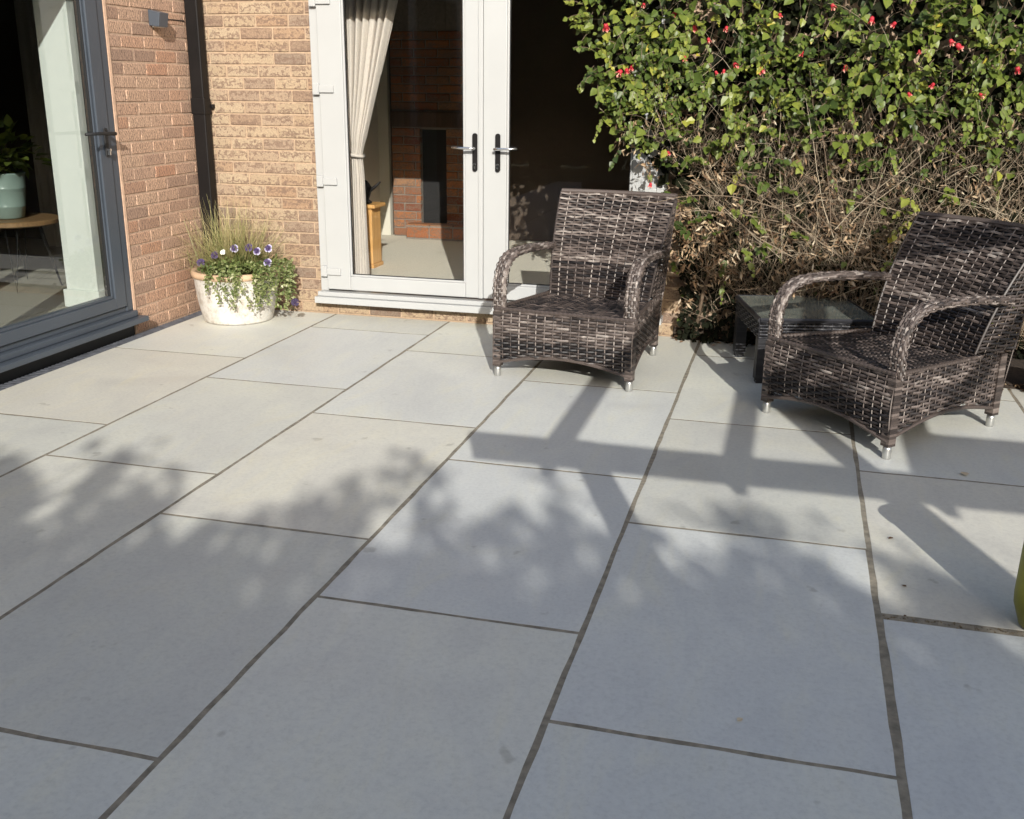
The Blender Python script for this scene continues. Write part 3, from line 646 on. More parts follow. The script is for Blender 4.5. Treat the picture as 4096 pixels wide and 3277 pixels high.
gc = thing('curtain', 'plain pale curtain hanging in the dim room behind side table', 'curtain', (-5.9, 7.6, .102))
mb = MB(); vs_ = []; fs = []
for j in range(2):
    for k in range(60): vs_.append((-.3+.6*k/59, .035*math.sin(k*.75), [0.01, 2.3][j]))
for k in range(59): fs.append((k, k+1, 60+k+1, 60+k))
mb.add(vs_, fs).build('drape', 'curtain', gc, smooth=True)
MB().box(-.5, .5, -.015, .015, 2.31, 2.34).build('curtain_pole', 'darkwood', gc)

# ---------------------------------------------------------------- wicker chairs
def strip(mb, P, W, N, w, tone, crown=0.28):
    """a flat crowned cane: P path points, W across, N outward"""
    vs_ = []; fs = []; tn = []
    wk = 0.0
    for q_, (p, a, nn) in enumerate(zip(P, W, N)):
        if q_ % 6 == 0: wk = random.uniform(-.26, .26)
        tn += [tone+wk+random.uniform(-.06, .06)]*3
        vs_ += [p-a*(w/2)-nn*(w*crown*.5), p+nn*(w*crown*.5), p+a*(w/2)-nn*(w*crown*.5)]
    for i_ in range(len(P)-1):
        b = i_*3; fs += [(b, b+1, b+4, b+3), (b+1, b+2, b+5, b+4)]
    mb.add(vs_, fs, [min(1, max(0, t)) for t in tn])
def weave(mb, S, ulen, vlen, stake=0.045, pitch=0.0150, wid=0.0118, amp=0.0050, seed=0, mask=None, base=0.5, spread=0.33, closed=False, gap_shade=False):
    r = random.Random(seed)
    nst = max(2, round(ulen/stake)); nrow = max(2, round(vlen/pitch)); sub = 4
    e = 1e-3
    def frame(u, v):
        p = Vector(S(u, v)); du = Vector(S(min(u+e, 1), v))-Vector(S(max(u-e, 0), v)); dv = Vector(S(u, min(v+e, 1)))-Vector(S(u, max(v-e, 0)))
        if du.length < 1e-9: du = Vector((1, 0, 0))
        if dv.length < 1e-9: dv = Vector((0, 0, 1))
        nn = du.cross(dv); nn = nn.normalized() if nn.length > 1e-12 else Vector((0, 0, 1))
        return p, dv.normalized(), nn, du.normalized()
    if gap_shade:  # black sheet behind the canes, paints the shade seen through the gaps
        gu, gv = 24, 14; ok = {}; vs_ = []; fs = []
        for b_ in range(gv+1):
            for a_ in range(gu+1):
                p, _, nn, _ = frame(a_/gu, b_/gv); vs_.append(p-nn*.009)
        for b_ in range(gv):
            for a_ in range(gu):
                if not mask or mask((a_+.5)/gu, max(0, (b_-.2)/gv)): fs.append((b_*(gu+1)+a_, b_*(gu+1)+a_+1, (b_+1)*(gu+1)+a_+1, (b_+1)*(gu+1)+a_))
        mb.add(vs_, fs, 0.0)
    band = 0.0
    for j in range(nrow):
        v = (j+0.5)/nrow
        if j % 7 == 0: band = r.uniform(-.08, .08)
        bs = base(v) if callable(base) else base
        tone = min(1, max(0, bs+band+r.uniform(-spread, spread)*.55))
        P, W, N = [], [], []
        def flush():
            if len(P) > 1: strip(mb, P, W, N, wid*min(1, vlen/nrow/pitch*1.0), tone)
            P.clear(); W.clear(); N.clear()
        for q in range(nst*sub+1):
            u = q/(nst*sub)
            if mask and not mask(u, v): flush(); continue
            p, w_, nn, _ = frame(u, v)
            off = amp*math.cos(math.pi*q/sub+math.pi*(j % 2))
            P.append(p+nn*off); W.append(w_); N.append(nn)
        flush()
    for k in range(nst+1 if not closed else nst):
        u = k/nst; P, W, N = [], [], []; tone = min(1, (.5 if callable(base) else base)+r.uniform(.1, .4))
        ns = max(3, nrow//2)
        def flush2():
            if len(P) > 1: strip(mb, P, W, N, wid*.55, tone)
            P.clear(); W.clear(); N.clear()
        for q in range(ns+1):
            v = q/ns
            if mask and not mask(u, v): flush2(); continue
            p, _, nn, du = frame(u, v); P.append(p); W.append(du); N.append(nn)
        flush2()
def lerp(a, b, t): return a+(b-a)*t
SEAT = 0.362
def make_chair(mat='wicker'):
    root = thing('wicker_armchair', 'x', 'chair')
    FW, RW, FY, RY = .372, .285, -.395, .385
    # seat
    mb = MB(); sag = lambda u, v: -0.012*math.sin(math.pi*u)*math.sin(math.pi*min(1, v))
    S = lambda u, v: (lerp(-1, 1, u)*lerp(FW-.006, .298, v), lerp(FY+.004, .19, v), lerp(SEAT, SEAT-.022, v)+sag(u, v))
    weave(mb, S, .70, .585, stake=.05, seed=1, base=.42, gap_shade=True)
    mb.build('seat', mat, root)
    # rounded rim round the seat front
    mb = MB()
    for (a, b) in (((-FW, FY, SEAT+.002), (FW, FY, SEAT+.002)), ((-FW, FY, SEAT+.002), (-.30, .19, SEAT-.012)), ((FW, FY, SEAT+.002), (.30, .19, SEAT-.012))):
        n_ = 60; A, B = Vector(a), Vector(b)
        mb.tube([A.lerp(B, t/n_) for t in range(n_+1)], [.0085+.0018*((t % 2)) for t in range(n_+1)], 6, tone=.55)
    mb.build('seat_rim', mat, root)
    # front panel with arched lower edge
    arch = lambda u: .075+.055*math.sin(math.pi*u)
    mb = MB(); S = lambda u, v: (lerp(-FW, FW, u), FY-.002-.012*math.sin(math.pi*v), lerp(.072, SEAT-.004, v))
    zof = lambda v: lerp(.072, SEAT-.004, v)
    weave(mb, S, .74, .29, seed=2, mask=lambda u, v: zof(v) >= arch(u)-.001, base=lambda v: .14 if v < .45 else .6, gap_shade=True)
    n_ = 40; mb.tube([(lerp(-FW, FW, t/n_), FY-.004, arch(t/n_)) for t in range(n_+1)], .009, 6, tone=.6)
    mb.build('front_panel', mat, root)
    for sx in (-1, 1):
        mb = MB(); S = (lambda u, v: (lerp(FW, RW, u), lerp(FY, RY, u), lerp(.072, SEAT-.002, v))) if sx > 0 else (lambda u, v: (-lerp(RW, FW, u), lerp(RY, FY, u), lerp(.072, SEAT-.002, v)))
        weave(mb, S, .79, .29, seed=3+sx, mask=lambda u, v: zof(v) >= arch(u)+.01, base=.5, gap_shade=True)
        mb.tube([(sx*lerp(FW, RW, t/n_), lerp(FY, RY, t/n_), arch(t/n_)+.012) for t in range(n_+1)], .009, 6, tone=.55)
        mb.build('side_panel', mat, root)
    # backrest: leaning, slightly hollow, wider towards the top
    def back(v):   # profile y,z, half width
        y = lerp(.185, .455, v)+.035*math.sin(math.pi*v)*-1+.02*v*v
        return y, lerp(SEAT-.025, .885, v), lerp(.285, .338, v)
    mb = MB()
    def S(u, v):
        y, z, hw = back(v); return (lerp(-hw, hw, u), y+.035*math.sin(math.pi*u), z-.006*math.sin(math.pi*u)*0)
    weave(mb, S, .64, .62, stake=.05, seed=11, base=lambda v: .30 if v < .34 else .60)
    y, z, hw = back(1.0)
    mb.tube([(lerp(-hw, hw, t/30), y+.035*math.sin(math.pi*t/30)+.012, z+.004) for t in range(31)], .014, 8, tone=.62)
    L_ = [[tuple(Vector(S(a/12, b/12))+Vector((0, .016, -.002))) for a in range(13)] for b in range(13)]
    mb.add([p for r_ in L_ for p in r_], [(b*13+a, b*13+a+1, (b+1)*13+a+1, (b+1)*13+a) for a in range(12) for b in range(12)], 0.0)  # black sheet behind the backrest canes, gap shade put into its colour
    br_ = mb.build('backrest', mat, root)
    def rear(v):
        return lerp(.405, .485, v), lerp(.075, .885, v), lerp(RW, .338, v)
    mb = MB()
    def S(u, v):
        y, z, hw = rear(v); return (lerp(hw, -hw, u), y+.03*math.sin(math.pi*u)*v, z)
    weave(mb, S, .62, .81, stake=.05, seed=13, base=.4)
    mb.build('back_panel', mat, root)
    for sx in (-1, 1):
        mb = MB()
        def S(u, v, sx=sx):
            z = lerp(SEAT, .885, v); vb = (z-(SEAT-.025))/(.885-SEAT+.025); vr = (z-.075)/.81
            yb, _, hb = back(vb); yr, _, hr = rear(vr)
            uu = u if sx > 0 else 1-u
            return (sx*lerp(hb, hr, uu), lerp(yb, yr, uu), z)
        weave(mb, S, .16, .52, stake=.04, seed=15+sx, base=.42)
        for t0 in (0, 1):
            mb.tube([tuple(Vector(S(t0, q/20))+Vector((0, 0, 0))) for q in range(21)], .006, 6, tone=.42)
        mb.build('back_side', mat, root)
    # arms: wide flat loops of lengthwise canes
    ctl = [(-.372, .34, .352), (-.378, .42, .353), (-.374, .49, .353), (-.345, .560, .352), (-.285, .608, .350), (-.20, .626, .346), (-.08, .628, .340), (.06, .622, .334), (.18, .612, .330), (.30, .600, .328)]
    def path(t):
        t = min(max(t, 0), 1)*(len(ctl)-1); i_ = min(int(t), len(ctl)-2); f = t-i_
        p0, p1, p2, p3 = [ctl[min(max(i_+q, 0), len(ctl)-1)] for q in (-1, 0, 1, 2)]
        return [0.5*((2*p1[c])+(-p0[c]+p2[c])*f+(2*p0[c]-5*p1[c]+4*p2[c]-p3[c])*f*f+(-p0[c]+3*p1[c]-3*p2[c]+p3[c])*f**3) for c in range(3)]
    for sx in (-1, 1):
        mb = MB()
        def sect(a, A, B):   # rounded rectangle
            r_ = .011*A/.035; w_, h_ = 2*(A-r_), 2*(B-r_); q_ = math.pi*r_/2; per = 2*w_+2*h_+4*q_
            d_ = (a/(2*math.pi) % 1.0)*per
            segs = [('v', h_, A, -B+r_), ('c', q_, A-r_, B-r_, 0), ('h', w_, A-r_, B), ('c', q_, -A+r_, B-r_, 1), ('w', h_, -A, B-r_), ('c', q_, -A+r_, -B+r_, 2), ('g', w_, -A+r_, -B), ('c', q_, A-r_, -B+r_, 3)]
            for g_ in segs:
                if d_ <= g_[1] or g_ is segs[-1]: break
                d_ -= g_[1]
            if g_[0] == 'v': return g_[2], g_[3]+d_
            if g_[0] == 'h': return g_[2]-d_, g_[3]
            if g_[0] == 'w': return g_[2], g_[3]-d_
            if g_[0] == 'g': return g_[2]+d_, g_[3]
            an = g_[4]*math.pi/2+d_/r_; return g_[2]+r_*math.cos(an), g_[3]+r_*math.sin(an)
        def S(u, v, sx=sx, k=1.0):
            y, z, x = path(u); y2, z2, _ = path(min(u+.01, 1)); y1, z1, _ = path(max(u-.01, 0))
            ty_, tz_ = y2-y1, z2-z1; L = math.hypot(ty_, tz_); ny, nz = -tz_/L, ty_/L      # outward normal of the loop (up/front)
            a, b = sect(v*2*math.pi*(1 if sx > 0 else 1), .035*k, .0155*k)
            return (sx*x+a, y+ny*b, z+nz*b)
        core = []; fs = []
        for q in range(33):
            for w in range(12): core.append(S(q/32, w/12, k=.88))
        for q in range(32):
            for w in range(12): fs.append((q*12+w, q*12+(w+1) % 12, (q+1)*12+(w+1) % 12, (q+1)*12+w))
        mb.add(core, fs, .30)
        # lengthwise canes woven over rings
        weave(mb, S, 1.0, .20, stake=.030, pitch=.0140, wid=.0132, amp=.0032, seed=21+sx, base=.58, spread=.3, closed=True)
        mb.build('arm', mat, root)
    # legs with silver feet
    for (x, y) in ((-FW+.012, FY+.012), (FW-.012, FY+.012), (-RW+.01, RY), (RW-.01, RY)):
        mb = MB(); n_ = 26
        for q in range(n_):
            z0 = lerp(.056, .345, q/n_); h = .29/n_*.93; rr_ = .021
            mb.box(x-rr_, x+rr_, y-rr_, y+rr_, z0, z0+h, tone=random.uniform(.3, .85))
        lg = mb.build('leg', mat, root)
        mb = MB(); mb.lathe([(0, 0), (.0165, 0), (.0185, .004), (.0185, .04), (.0165, .056), (0, .056)], (x, y, 0), 16); mb.build('foot_cap', 'alu', lg, smooth=True)
    return root
def set_chair(ch, front, deg, label):
    a = math.radians(deg); yd = Vector((-math.sin(a), math.cos(a), 0))
    ch.location = Vector((*front, 0))+yd*.385; ch.rotation_euler = (0, 0, a)
    tag(ch, label, 'chair', 'wicker armchairs on the patio')
chair = make_chair()
set_chair(chair, (-1.071, 5.04), -7.7, 'brown wicker armchair standing in front of the white doors')
chair2 = copy_tree(chair)
set_chair(chair2, (0.2155, 4.5735), -45.75, 'brown wicker armchair turned beside the glass table, by the shrub')

# ---------------------------------------------------------------- low glass table
tb = thing('coffee_table', 'low black wicker table with a clear glass top', 'table', (0.11, 5.70, 0), math.radians(14))
TW, TD, TH = .30, .31, .315
mb = MB()
for (a, b) in (((-TW, -TD), (TW, -TD)), ((TW, -TD), (TW, TD)), ((TW, TD), (-TW, TD)), ((-TW, TD), (-TW, -TD))):
    A, B = Vector((*a, TH-.03)), Vector((*b, TH-.03)); d = (B-A).normalized()
    Sf = lambda u, v, A=A, B=B: tuple(A.lerp(B, u)+Vector((0, 0, lerp(-.05, .045, v))))
    weave(mb, Sf, (B-A).length, .095, stake=.045, seed=5, base=.5)
    mb.tube([A+Vector((0, 0, .05)), B+Vector((0, 0, .05))], .012, 6, tone=.5)
mb.build('apron', 'wickerdark', tb)
for sx in (-1, 1):
    for sy in (-1, 1):
        mb = MB(); n_ = 28; x, y = sx*(TW-.028), sy*(TD-.028)
        for q in range(n_):
            mb.box(x-.03, x+.03, y-.03, y+.03, lerp(.02, TH-.07, q/n_), lerp(.02, TH-.07, q/n_)+.0118, tone=random.uniform(.1, .9))
        mb.box(x-.024, x+.024, y-.024, y+.024, 0, .02, .2)
        mb.build('leg', 'wickerdark', tb)
MB().box(-TW+.004, TW-.004, -TD+.004, TD-.004, TH+.020, TH+.028).build('glass_top', 'tableglass', tb)
mb = MB(); S = lambda u, v: (lerp(-TW, TW, u), lerp(-TD, TD, v), TH+.008)
weave(mb, S, .62, .74, stake=.05, seed=9, base=.6); mb.build('woven_top', 'wickerdark', tb)

# ---------------------------------------------------------------- planter and what grows in it
PC = Vector((-3.42, 5.94, 0)); RB, RT, PH = .215, .272, .325
pt = thing('planter', 'weathered white round planter in the brick corner', 'planter', PC)
mb = MB(); mb.lathe([(0, .012), (RB-.02, .012), (RB, .0), (RB+.006, .012), (RB+.022, .08), (RB+.040, .18), (RB+.046, .26), (RT-.006, .285)], n=56); mb.build('bowl', 'planter', pt, smooth=True)
mb = MB(); mb.lathe([(RT-.008, .284), (RT+.004, .29), (RT+.008, .305), (RT+.002, PH), (RT-.014, PH+.003), (RT-.03, PH-.006), (RT-.034, .27)], n=56); mb.build('rim', plain('rim_terracotta', (0.52, 0.36, 0.23), .85, noise=.2, nscale=14), pt, smooth=True)
mb = MB(); mb.lathe([(0, .285), (RT-.034, .275)], n=32); mb.build('soil', 'soil', pt)
gr = thing('ornamental_grass', 'straw-tipped ornamental grass fanning out behind the pansies', 'grass', PC+Vector((-.02, .03, .28)))
mb = MB()
for k in range(1150):
    a = random.uniform(0, 6.28); L = random.uniform(.24, .50)*(1.0 if random.random() < .8 else 1.12); sp = min(1.25, abs(random.gauss(.80, .38)))
    b0 = Vector((random.gauss(0, .085), random.gauss(0, .035), 0)); d = Vector((math.cos(a)*math.sin(sp), math.sin(a)*math.sin(sp)*.8, math.cos(sp)))
    p = b0.copy(); pts = [p.copy()]; dd = d.copy()
    for q in range(5):
        p = p+dd*(L/5); dd = (dd+Vector((0, 0, -.075*q*.6*sp))).normalized(); pts.append(p.copy())
    side = d.cross(Vector((0, 0, 1))).normalized() if abs(d.z) < .99 else Vector((1, 0, 0)); w = random.uniform(.0012, .0024)
    side = (side+Vector((random.gauss(0, .6), random.gauss(0, .6), 0))).normalized()
    vs_ = []; tn = []; base_t = random.uniform(.08, .7)
    for q, pq in enumerate(pts):
        ww = w*(1-.8*(q/5)**2); vs_ += [pq-side*ww, pq+side*ww]; tn += [min(1, base_t+.12*q)]*2
    mb.add(vs_, [(2*q, 2*q+1, 2*q+3, 2*q+2) for q in range(5)], tn)
o = mb.build('blades', 'grassblade', gr)
# trailing plant over the front
tp = thing('trailing_plant', 'small-leaved green trailing plant spilling over the planter', 'plant', PC+Vector((0, 0, .30)))
pos = []; tip = []; siz = []; ton = []; stm = MB()
def rimpt(a, r): return np.array([r*math.cos(a), r*math.sin(a)])
for k in range(52):
    right = k < 31
    a = random.uniform(-.75, .35) if right else random.uniform(-1.75, -.6)
    if random.random() < .05: a = random.uniform(-3.4, -2.6)
    r0 = random.uniform(.05, .24); p = np.array([*rimpt(a+random.gauss(0, .3), r0), .035]); pts = [p.copy()]
    out = RT+random.uniform(.005, .035)+(.10*random.random() if right else 0); L = random.uniform(.05, .25)
    if right: L = random.uniform(.10, .29)
    e = np.array([*rimpt(a, out), .05+random.uniform(-.01, .03)]); pts.append((p+e)/2+np.array([0, 0, .035])); pts.append(e)
    steps = max(2, int(L/.03)); q = e.copy()
    for s_ in range(steps):
        rr_ = np.linalg.norm(q[:2]); zrel = q[2]+.30
        want = RB+.03+.055*min(1, max(0, zrel/.28))+.012+(.07*random.random() if right else .012*random.random())
        an = math.atan2(q[1], q[0])+random.gauss(0, .045); rr_ = rr_+(want-rr_)*.5
        q = np.array([rr_*math.cos(an), rr_*math.sin(an), max(-.285, q[2]-.03)]); pts.append(q.copy())
    stm.tube([tuple(x_) for x_ in pts], .0014, 4, tone=.55)
    for b in range(len(pts)-1):
        nl = 5 if b > 1 else 7
        for c in range(nl):
            f = random.random(); pp_ = pts[b]*(1-f)+pts[b+1]*f; an = math.atan2(pp_[1], pp_[0])
            od = np.array([math.cos(an), math.sin(an), 0]); d = od*random.uniform(.1, .8)+rng.normal(0, .6, 3)+np.array([0, 0, -.3 if b > 1 else .25])
            pos.append(pp_+rng.normal(0, .006, 3)); tip.append(d); siz.append(random.uniform(.014, .028)); ton.append(min(1, max(0, random.gauss(.42 if b < 3 else .6, .2))))
for k in range(620):        # leafy cushion on top
    a = random.uniform(0, 6.28); r0 = .245*math.sqrt(random.random()); x, y = r0*math.cos(a), r0*math.sin(a)
    if y > .10 or x < -.17: continue
    z = .03+.07*(1-(r0/.26)**2)*random.uniform(.2, 1)+(.04 if x > 0 else 0)*random.random()
    pos.append(np.array([x, y, z])); tip.append(rng.normal(0, .7, 3)+np.array([x*2, y*2, .2])); siz.append(random.uniform(.018, .035)); ton.append(min(.8, max(0, random.gauss(.28, .15))))
pos = np.array(pos); tip = np.array(tip); nrm = np.tile([0, -.4, .8], (len(pos), 1))+rng.normal(0, .45, (len(pos), 3))
o = cloud('foliage', LEAF_V, LEAF_F, pos, tip, nrm, np.array(siz), np.array(ton), 'trail', tp); o['kind'] = 'stuff'
stm.build('stems', 'trail', tp)
# pansies
def petal_ring(mb, c, R_, nrm_, tones, rnd):
    nn = Vector(nrm_).normalized(); ux = nn.orthogonal().normalized(); uy = nn.cross(ux)
    if uy.z < 0: ux, uy = -ux, -uy
    for k, ang in enumerate((90-38, 90+38, 175, 5, 270)):
        a = math.radians(ang); d = ux*math.cos(a)+uy*math.sin(a); s_ = ux*-math.sin(a)+uy*math.cos(a); off = nn*(.002*k)
        L = R_*(1.1 if k == 4 else 1.0); W = R_*.62
        ctr = Vector(c)+off
        prof = [(0, 0), (.35, .55), (.7, 1.0), (.95, .75), (1.05, 0), (.95, -.75), (.7, -1.0), (.35, -.55)]
        vs_ = [ctr+d*(L*a_)+s_*(W*b_)+nn*(.004*math.sin(a_*3)) for a_, b_ in prof]; vs_.append(ctr+d*(L*.55)+nn*.003)
        t_in, t_out = tones[k]; tn = [t_in if i_ in (0, 1, 7) else t_out for i_ in range(8)]+[(t_in+t_out)/2-.1]
        mb.add(vs_, [(i_, (i_+1) % 8, 8) for i_ in range(8)], [max(0, min(1, t)) for t in tn])
pn = thing('pansies', 'purple and white pansies flowering along the planter top', 'flowers', PC+Vector((0, -.09, .30)))
base = PC+Vector((0, -.09, .30))
for (px, py, hanging) in ((690, 720, 0), (895, 650, 0), (1050, 640, 0), (1140, 680, 0), (1260, 650, 0), (540, 800, 0), (1250, 800, 0), (1540, 1220, 1)):
    sx_, sy_ = 600+.3768*px, 750+.3768*py
    w_ = Vector(ony(sx_, sy_, 5.85 if not hanging else 5.80))-base
    mb = MB(); upper = (0.25, .45) if not hanging else (0, .05)
    lo = (0.05, .95) if px in (895, 1140, 1260, 1250) else (0.02, .55)
    if hanging: lo = (0, .1)
    petal_ring(mb, w_, .025 if not hanging else .024, (random.uniform(.0, .5), -1, .45), [upper, upper, lo, lo, lo], random)
    fl = mb.build('flower', 'pansy', pn)
    mb = MB(); mb.tube([tuple(w_+Vector((0, .004, 0))), tuple(w_+Vector((-.1*w_.x, .02, -.04))), (w_.x*.9, .05, min(w_.z-.07, 0.03))], .0015, 4); mb.build('stem', 'trail', fl)
w_ = Vector(ony(600+.3768*775, 750+.3768*690, 5.84))-base
mb = MB(); petal_ring(mb, w_, .017, (.2, -1, .5), [(.9, 1)]*5, random); fl = mb.build('flower', 'petalwhite', pn); fl['label'] = 'small white flower'
mb = MB(); mb.tube([tuple(w_+Vector((0, .004, 0))), (w_.x*.9, .05, .02)], .0015, 4); mb.build('stem', 'trail', fl)

# ---------------------------------------------------------------- flowering shrub along the wall
def front_y(x, z):
    y = 6.05-.30*np.clip((x+.5)/1.7, 0, 1)-.06*np.clip((x-1.2), 0, 2)
    y = y-.10*np.sin(np.clip((z-.2)/2.2, 0, 1)*math.pi)+.16*np.clip((.45-z)/.35, 0, 1)
    return y+.07*smoothn(x*1.3, z*1.5, 1.0, 3)+.035*smoothn(x*3, z*3, 1.0, 9)
def left_x(z): return np.interp(z, [0, .26, .6, .81, 1.01, 1.17, 1.42, 1.70, 2.2, 2.6], [-.66, -.66, -.68, -.64, -.82, -.98, -1.06, -1.16, -1.22, -1.1])
sh = thing('flowering_shrub', 'wall shrub with green leaves, dry lower twigs and red bell flowers', 'shrub', (0.6, 6.2, 0))
SH = np.array([.6, 6.2, 0])
def sample(n, zlo, zhi, depth, xhi=3.6, edge=.10):
    z = rng.uniform(zlo, zhi, n); xl = left_x(z)+edge*np.abs(smoothn(z*2.2, z*1.1, 3.0, 5))-edge*.3; x = xl+(xhi-xl)*rng.uniform(0, 1, n)**1.25
    d = rng.exponential(depth, n); y = np.minimum(front_y(x, z)+d-.02, 6.20)
    return np.stack([x, y, z], 1), d
def greenness(p): return np.clip((p[:, 2]-.86+.22*smoothn(p[:, 0]*2, p[:, 2]*2, 1, 4)+.10*np.clip(p[:, 0]-.6, 0, 1))/.62, 0, 1)
# living leaves
P_, d_ = sample(22000, .12, 2.6, .11)
g = greenness(P_); cl_ = smoothn(P_[:, 0]*2.6, P_[:, 2]*2.6, 1.0, 2)+.6*smoothn(P_[:, 0]*7, P_[:, 2]*7, 1, 8)
keep = (rng.uniform(0, 1, len(P_)) < (.06+.94*g)*np.clip(.30+1.15*cl_, .05, 1))
P_ = P_[keep]; d_ = d_[keep]; n = len(P_)
tip = rng.normal(0, .55, (n, 3))+np.array([-.05, -.55, -.55]); nrm = rng.normal(0, .5, (n, 3))+np.array([.15, -.75, .6])
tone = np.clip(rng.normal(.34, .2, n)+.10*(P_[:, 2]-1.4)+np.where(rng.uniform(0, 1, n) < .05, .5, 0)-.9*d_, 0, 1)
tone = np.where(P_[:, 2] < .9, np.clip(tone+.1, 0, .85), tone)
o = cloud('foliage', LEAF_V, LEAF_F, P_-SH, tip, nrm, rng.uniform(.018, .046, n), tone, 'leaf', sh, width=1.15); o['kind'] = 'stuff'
# leafy shoots standing off the face, leaves set along each
sp = []; stp = []; snr = []; ssz = []; stn = []; shm = MB()
P_, d_ = sample(4200, .35, 2.55, .045); g = greenness(P_); cl_ = smoothn(P_[:, 0]*2.6, P_[:, 2]*2.6, 1.0, 2)+.6*smoothn(P_[:, 0]*7, P_[:, 2]*7, 1, 8)
for k in np.nonzero(rng.uniform(0, 1, len(P_)) < (.10+.90*g)*np.clip(.55+.8*cl_, .12, 1))[0]:
    p = P_[k].copy(); d = np.array([random.gauss(0, .7), -random.uniform(.2, .9), random.gauss(-.15, .6)]); d /= np.linalg.norm(d); nl = random.randint(4, 9); big = random.uniform(.7, 1.35); tn = min(.9, max(.05, random.gauss(.37, .21))); pts = [tuple(p-SH)]
    for q in range(nl):
        p = p+d*random.uniform(.014, .026); d = d+np.array([random.gauss(0, .12), 0, -.10]); d /= np.linalg.norm(d); pts.append(tuple(p-SH))
        side = np.cross(d, [0, 0, 1.])*(1 if q % 2 else -1); f = 1-.55*q/nl
        sp.append(p-SH); stp.append(side*.8+d*.45+np.array([0, -.1, -.42])+rng.normal(0, .25, 3)); snr.append(np.array([.15, -.6, .7])+rng.normal(0, .35, 3)); ssz.append(big*f*random.uniform(.030, .062)); stn.append(min(1, tn+.25*(q/nl)**2+random.uniform(-.08, .08)))
    shm.tube(pts, .0013, 3, tone=.5, cap=False)
o = cloud('shoot_leaves', LEAF_V, LEAF_F, np.array(sp), np.array(stp), np.array(snr), np.array(ssz), np.array(stn), 'leaf', sh, width=1.25); o['kind'] = 'stuff'
o = shm.build('shoots', 'twig', sh); o['kind'] = 'stuff'
# dense inner leaves, coloured near black to paint the shade in gaps
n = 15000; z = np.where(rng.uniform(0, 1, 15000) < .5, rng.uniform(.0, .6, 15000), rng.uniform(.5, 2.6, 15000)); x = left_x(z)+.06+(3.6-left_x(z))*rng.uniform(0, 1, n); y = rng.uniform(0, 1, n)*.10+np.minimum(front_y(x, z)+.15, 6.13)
o = cloud('inner_foliage', LEAF_V, LEAF_F, np.stack([x, y, z], 1)-SH, rng.normal(0, .6, (n, 3))+np.array([0, -.2, -.6]), rng.normal(0, .5, (n, 3))+np.array([0, -1, .3]), np.where(z < .5, rng.uniform(.022, .05, n), rng.uniform(.05, .10, n)), rng.uniform(0, 1, n)*np.where(z < .5, .4, 1), 'shadeleaf', sh, width=1.1); o['kind'] = 'stuff'
# dead curled leaves and stalks in the lower part
P_, d_ = sample(27000, .14, 1.36, .07)
g = greenness(P_); cl_ = smoothn(P_[:, 0]*3.2, P_[:, 2]*3.2, 1.0, 6)+.5*smoothn(P_[:, 0]*8, P_[:, 2]*8, 1, 3)
keep = rng.uniform(0, 1, len(P_)) < (1-.93*g)*np.clip(.36+1.15*cl_, .04, 1)*np.clip((P_[:, 2]-.16)/.3, .15, 1)
P_ = P_[keep]; d_ = d_[keep]; n = len(P_)
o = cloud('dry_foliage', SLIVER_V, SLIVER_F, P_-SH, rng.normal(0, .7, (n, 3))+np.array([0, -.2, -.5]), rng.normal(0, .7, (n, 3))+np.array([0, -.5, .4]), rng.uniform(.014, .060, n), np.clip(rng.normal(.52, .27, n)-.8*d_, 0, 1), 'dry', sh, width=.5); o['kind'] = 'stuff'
# thin twigs
mb = MB()
def twig(p, d, L, r0, tone, bend=.25, nseg=6):
    pts = [p.copy()]; dd = d.copy()
    for q in range(nseg):
        p = p+dd*(L/nseg); dd = (dd+Vector((random.gauss(0, bend), random.gauss(0, bend*.5), random.gauss(0, bend)-.05))/2).normalized(); pts.append(p.copy())
    mb.tube(pts, [r0*(1-.6*q/nseg) for q in range(nseg+1)], 4, tone=tone, cap=False)
for k in range(5200):
    z = random.uniform(.12, 1.25) if random.random() < .90 else random.uniform(1.3, 2.4); x = random.uniform(float(left_x(z))+.16, 3.2)
    if random.random() < .5: x = random.uniform(float(left_x(z))+.16, 1.4)
    y = float(front_y(x, z))+random.uniform(-.03, .12)
    a = random.gauss(math.pi/2, .75); d = Vector((math.cos(a), random.gauss(-.05, .25), math.sin(a))).normalized()
    twig(Vector((x, y, z))-Vector(SH), d, random.uniform(.06, .34), random.uniform(.0007, .0018), min(1, max(0, random.gauss(.6, .25))))
for k in range(120):     # long arching bare stems
    x = random.uniform(-.25, 2.4); z = random.uniform(.25, .85); y = float(front_y(x, z))-random.uniform(-.02, .05)
    a = random.choice((random.uniform(.1, 1.1), random.uniform(2.0, 3.0), random.gauss(1.57, .25))); d = Vector((math.cos(a), -.08, math.sin(a))).normalized()
    twig(Vector((x, y, z))-Vector(SH), d, random.uniform(.4, .9), random.uniform(.0014, .0034), random.uniform(.35, 1.0), .15, 10)
o = mb.build('twigs', 'twig', sh); o['kind'] = 'stuff'
for k in range(16):     # main stems from the ground
    x = -.55+k*.25+random.uniform(-.06, .06); y = float(front_y(np.array(x), np.array(.1)))+.10; mb = MB(); p = Vector((x, min(y, 6.2), -.03)); pts = [p.copy()]
    for q in range(7):
        p = p+Vector((random.gauss(0, .06), random.gauss(-.012, .02), .30)); p.y = min(p.y, 6.2); pts.append(p.copy())
    mb.tube([p_-Vector(SH) for p_ in pts], [.013*(1-.09*q) for q in range(8)], 7, tone=random.uniform(.15, .5)); mb.build('stem', 'twig', sh, smooth=True)
